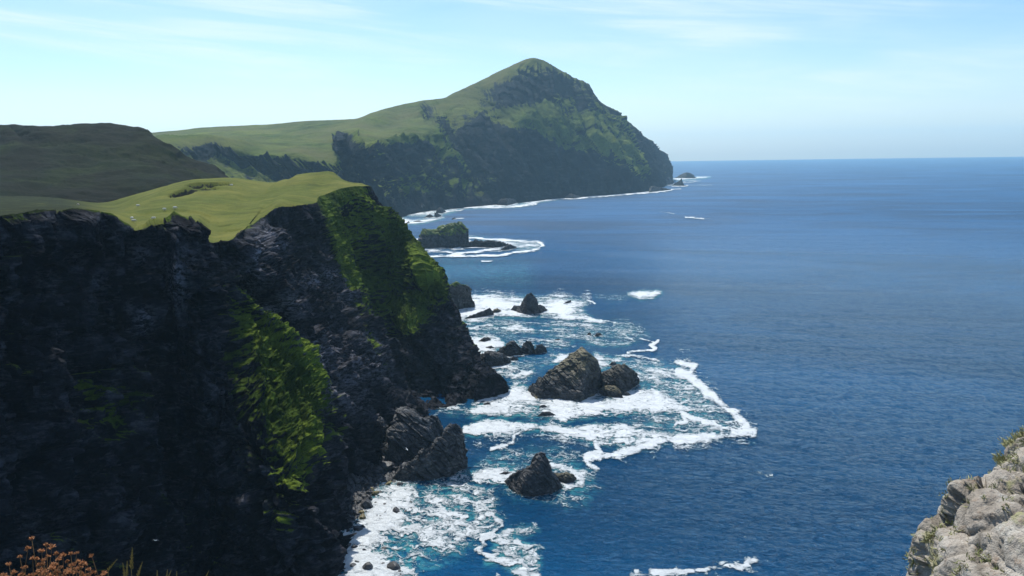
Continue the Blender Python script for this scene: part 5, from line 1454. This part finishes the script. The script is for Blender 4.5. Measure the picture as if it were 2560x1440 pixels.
def spikelets_mesh(pts, mat, seed):
    """ear of grass: small pointed grains set alternately along the top of the stalk"""
    r = np.random.default_rng(seed)
    V, F = [], []
    pts = np.array(pts)
    L_ = np.linalg.norm(pts[-1] - pts[0])
    for i in range(34):
        f_ = i / 33.0
        p = pts[0] * (1 - f_) + pts[-1] * f_
        side = np.array([math.cos(i * 2.4), math.sin(i * 2.4) * 0.7, 0.0])
        d = side * 0.55 + np.array([0, 0, 1.0]) + r.normal(size=3) * 0.15
        d /= np.linalg.norm(d)
        g = L_ * 0.16 * (1.0 - 0.5 * f_)
        c_ = p + side * L_ * 0.07 * (1.1 - f_)
        s1 = np.cross(d, side + [0.01, 0, 0]); s1 /= np.linalg.norm(s1) + 1e-9
        s2 = np.cross(d, s1)
        i0 = len(V)
        V += [tuple(c_ - d * g * .5)] + [tuple(c_ + (s1 * math.cos(a) + s2 * math.sin(a)) * g * 0.17) for a in (0, 2.1, 4.2)] + [tuple(c_ + d * g * .6)]
        F += [(i0, i0 + 2, i0 + 1), (i0, i0 + 3, i0 + 2), (i0, i0 + 1, i0 + 3), (i0 + 4, i0 + 1, i0 + 2), (i0 + 4, i0 + 2, i0 + 3), (i0 + 4, i0 + 3, i0 + 1)]
    me = bpy.data.meshes.new('seed_head')
    me.from_pydata(V, [], F)
    me.materials.append(mat)
    return me


STALKS = [((331, 1370), (328, 1420), 'tallest straw-coloured grass stalk with a long seed head'),
          ((318, 1403), (317, 1436), 'grass stalk just left of the tallest one'),
          ((307, 1408), (313, 1446), 'thin pale grass stalk leaning left, left of the tallest one'),
          ((356, 1405), (344, 1440), 'grass stalk with a golden drooping ear right of the tallest one'),
          ((293, 1398), (270, 1425), 'grass stalk bending right above the thrift heads'),
          ((393, 1426), (393, 1446), 'short grass ear on its own near the bottom edge'),
          ((419, 1424), (416, 1446), 'left twin of a forked golden grass ear'),
          ((428, 1426), (419, 1447), 'right twin of a forked golden grass ear'),
          ((442, 1428), (441, 1446), 'small grass ear right of the forked golden one'),
          ((522, 1427), (516, 1440), 'bent grass tip standing farthest right')]
for k, (tip, low, lab) in enumerate(STALKS):
    y_ = 2.6 + rng.uniform(-0.08, 0.08)
    a, b_ = P(tip[0], tip[1], y_), P(low[0], low[1], y_)
    root_p = np.array([b_[0] + (b_[0] - a[0]) * 0.3, y_ - 0.02, 98.34])
    root = link('grass_stalk', None)
    root.location = tuple(root_p)
    tag(root, lab, 'grass stalk', 'grass stalks at the bottom of the photo')
    a, b_ = a - root_p, b_ - root_p
    link('stem', tube_mesh('stem', [[0, 0, 0], b_ * 0.55, b_, 0.5 * (a + b_), a], 0.0013, 0.0005, M_straw), root)
    link('seed_head', spikelets_mesh([b_, a], M_straw, k), root)
    bl = tube_mesh('leaf', [[0.004, 0, 0], b_ * 0.3 + [0.012, 0, 0], b_ * 0.55 + [0.03, 0.01, -0.01]], 0.0018, 0.0003, M_straw, 3)
    link('leaf', bl, root)

# ------------------------------------------------------------------ sheep and stones on the pasture
M_wool = flat_mat('wool', (0.62, 0.58, 0.50), (0.72, 0.69, 0.62), 0.95, 8.0)
M_face = flat_mat('sheep_face', (0.45, 0.42, 0.36), (0.55, 0.50, 0.45), 0.8, 8.0)
pu, pv = UV(PAST)


def on_pasture(u, v):
    d = (pu - u) ** 2 + (pv - v) ** 2
    d[-12:] = 1e9
    return PAST.reshape(-1, 3)[np.argmin(d)]


def blob(name, parts, mat, sub=2, noise=0.0):
    """one closed surface grown over a chain of (centre, radii)"""
    n, k = len(parts), 12
    V, F = [], []
    for i, (c, r) in enumerate(parts):
        for a in range(k):
            th = 2 * math.pi * a / k
            V.append((c[0], c[1] + r[0] * math.cos(th), c[2] + r[1] * math.sin(th)))
    for i in range(n - 1):
        for a in range(k):
            b = (a + 1) % k
            F.append((i * k + a, (i + 1) * k + a, (i + 1) * k + b, i * k + b))
    F.append(tuple(range(k)))
    F.append(tuple((n - 1) * k + a for a in range(k))[::-1])
    V = np.array(V)
    V = V + noise * rng.normal(size=V.shape)
    me = bpy.data.meshes.new(name)
    me.from_pydata([tuple(v) for v in V], [], F)
    me.materials.append(mat)
    for p in me.polygons:
        p.use_smooth = True
    return me


def make_sheep():
    root = link('sheep', None)
    link('fleece', blob('fleece', [((-.56, 0, .62), (.05, .06)), ((-.52, 0, .62), (.16, .18)), ((-.38, 0, .62), (.24, .25)), ((-.1, 0, .61), (.27, .28)),
                                   ((.18, 0, .62), (.25, .26)), ((.38, 0, .65), (.19, .22)), ((.5, 0, .68), (.13, .15)), ((.58, 0, .66), (.10, .11))], M_wool, noise=0.012), root)
    hd = link('head', blob('head', [((.55, 0, .64), (.085, .10)), ((.64, 0, .58), (.085, .10)), ((.74, 0, .48), (.07, .08)), ((.82, 0, .38), (.05, .055)), ((.85, 0, .34), (.03, .03))], M_face), root)
    for s_ in (-1, 1):
        link('ear', tube_mesh('ear', [[.63, .07 * s_, .63], [.62, .13 * s_, .64], [.61, .18 * s_, .60]], 0.03, 0.01, M_face), hd)
        link('leg', tube_mesh('leg', [[.34, .12 * s_, .48], [.35, .12 * s_, .25], [.34, .12 * s_, .0]], 0.05, 0.03, M_face), root)
        link('leg', tube_mesh('leg', [[-.38, .12 * s_, .48], [-.43, .12 * s_, .26], [-.40, .12 * s_, .0]], 0.06, 0.03, M_face), root)
    return root


def copy_tree(o, parent=None):
    c = o.copy()
    C.objects.link(c)
    if parent:
        c.parent = parent
    for ch in list(o.children):
        copy_tree(ch, c)
    return c


sheep0 = make_sheep()
SHEEP = [(345, 518, 20, 'white sheep grazing by itself on the left slope of the mound'), (412, 526, 170, 'left of two white sheep standing side by side on the pasture'),
         (437, 524, 30, 'right of two white sheep standing side by side on the pasture'), (384, 550, 185, 'white sheep nearest the cliff edge, below the side-by-side pair'),
         (330, 550, 80, 'upper of two small white sheep close to the left cliff edge'), (334, 556, 10, 'lower of two small white sheep close to the left cliff edge'),
         (579, 466, 200, 'white sheep highest on the mound, right of the dark hollows')]
for k, (u_, v_, rz, lab) in enumerate(SHEEP):
    s_ = sheep0 if k == 0 else copy_tree(sheep0)
    p = on_pasture(u_, v_)
    s_.location = tuple(p)
    s_.rotation_euler = (0, 0, math.radians(rz))
    s_.scale = (1.15, 1.15, 1.15)
    tag(s_, lab, 'sheep', 'sheep grazing on the clifftop')
BS = boulder_mesh(301)
BS.materials.clear()
BS.materials.append(M_granite)
for u_, v_, sz, lab in [(203, 500, 1.6, 'larger pale stone lying in the dark grass at far left'), (195, 512, 0.8, 'smaller pale stone below the larger one in the dark grass at far left')]:
    p = on_pasture(u_, v_)
    boulder(p + np.array([0, 0, 0.2 * sz]), sz, lab, None, BS)

# ------------------------------------------------------------------ gulls
M_gull = flat_mat('gull_white', (0.75, 0.75, 0.75), (0.82, 0.82, 0.82))
M_gull_wing = flat_mat('gull_wing', (0.50, 0.52, 0.55), (0.62, 0.64, 0.66))


def make_gull():
    root = link('seagull', None)
    link('body', blob('body', [((-.30, 0, .0), (.05, .01)), ((-.20, 0, .01), (.045, .03)), ((-.05, 0, .0), (.07, .065)), ((.1, 0, .0), (.065, .065)), ((.19, 0, .02), (.04, .045)),
                               ((.25, 0, .03), (.04, .042)), ((.29, 0, .025), (.015, .015)), ((.34, 0, .015), (.006, .006))], M_gull), root)
    for s_ in (-1, 1):
        V = []
        for x0, x1, y_, z_ in [(.12, -.06, .05, .03), (.17, -.03, .25, .11), (.13, -.03, .45, .10), (.03, -.06, .62, .05), (-.07, -.09, .74, .01)]:
            V += [(x0, y_ * s_, z_ + .008), (x1, y_ * s_, z_ + .008), (x1, y_ * s_, z_ - .008), (x0, y_ * s_, z_ - .008)]
        F = []
        for i in range(4):
            a = i * 4
            for q_ in range(4):
                F.append((a + q_, a + (q_ + 1) % 4, a + 4 + (q_ + 1) % 4, a + 4 + q_))
        F += [(0, 3, 2, 1), (16, 17, 18, 19)]
        me = bpy.data.meshes.new('wing')
        me.from_pydata(V, [], F)
        me.materials.append(M_gull_wing)
        link('wing', me, root)
    return root


g0 = make_gull()
for k, (u_, v_, y_, rot, lab) in enumerate([(389, 1351, 130, (0.5, 0.2, 2.9), 'white seagull gliding in front of the dark left cliff'),
                                           (1017, 1123, 225, (0.3, -0.2, 0.5), 'white seagull flying in front of the jagged outcrop in the cove')]):
    g_ = g0 if k == 0 else copy_tree(g0)
    g_.location = tuple(P(u_, v_, y_))
    g_.rotation_euler = rot
    tag(g_, lab, 'seagull')

# ------------------------------------------------------------------ the small boat far out
M_hull = flat_mat('boat_white', (0.78, 0.78, 0.77), (0.84, 0.84, 0.83), 0.35, 2.0)
M_dark = flat_mat('boat_dark', (0.03, 0.03, 0.035), (0.05, 0.05, 0.055), 0.3, 2.0)
root = link('motorboat', None)
bp_ = W(1753, 547.5)
root.location = (bp_[0], bp_[1], 0.15)
root.rotation_euler = (0, 0, math.radians(-6))
tag(root, 'small white motorboat speeding at the head of its wake', 'boat')
sec = [(-3.2, 1.0, .2, .9), (-1.5, 1.15, .0, .95), (0.5, 1.15, -.05, 1.05), (2.2, .8, .1, 1.25), (3.3, .25, .5, 1.45), (3.6, .03, .9, 1.5)]
V, F = [], []
for x_, w_, zb, zt in sec:
    V += [(x_, 0, zb - .25), (x_, w_ * .75, zb + .1), (x_, w_, zt), (x_, w_ * .85, zt), (x_, w_ * .8, zt - .25), (x_, -w_ * .8, zt - .25), (x_, -w_ * .85, zt), (x_, -w_, zt), (x_, -w_ * .75, zb + .1)]
for i in range(len(sec) - 1):
    for k in range(9):
        F.append((i * 9 + k, i * 9 + (k + 1) % 9, (i + 1) * 9 + (k + 1) % 9, (i + 1) * 9 + k))
F += [tuple(range(9))[::-1], tuple(45 + k for k in range(9))]
me = bpy.data.meshes.new('hull'); me.from_pydata(V, [], F); me.materials.append(M_hull)
link('hull', me, root)
me = box_mesh('cabin', (-0.6, -.6, .8), (1.0, .6, 2.0))
for v in me.vertices:
    if v.co.z > 1.5:
        v.co.x = v.co.x * 0.75 - 0.1
        v.co.y *= 0.85
me.materials.append(M_hull)
cb = link('cabin', me, root)
me = box_mesh('windscreen', (1.01, -.5, 1.25), (1.04, .5, 1.8)); me.materials.append(M_dark)
for v in me.vertices:
    if v.co.z > 1.5:
        v.co.x -= 0.22
link('windscreen', me, cb)
me = box_mesh('outboard_motor', (-3.75, -.2, .1), (-3.25, .2, 1.4)); me.materials.append(M_dark)
link('outboard_motor', me, root)
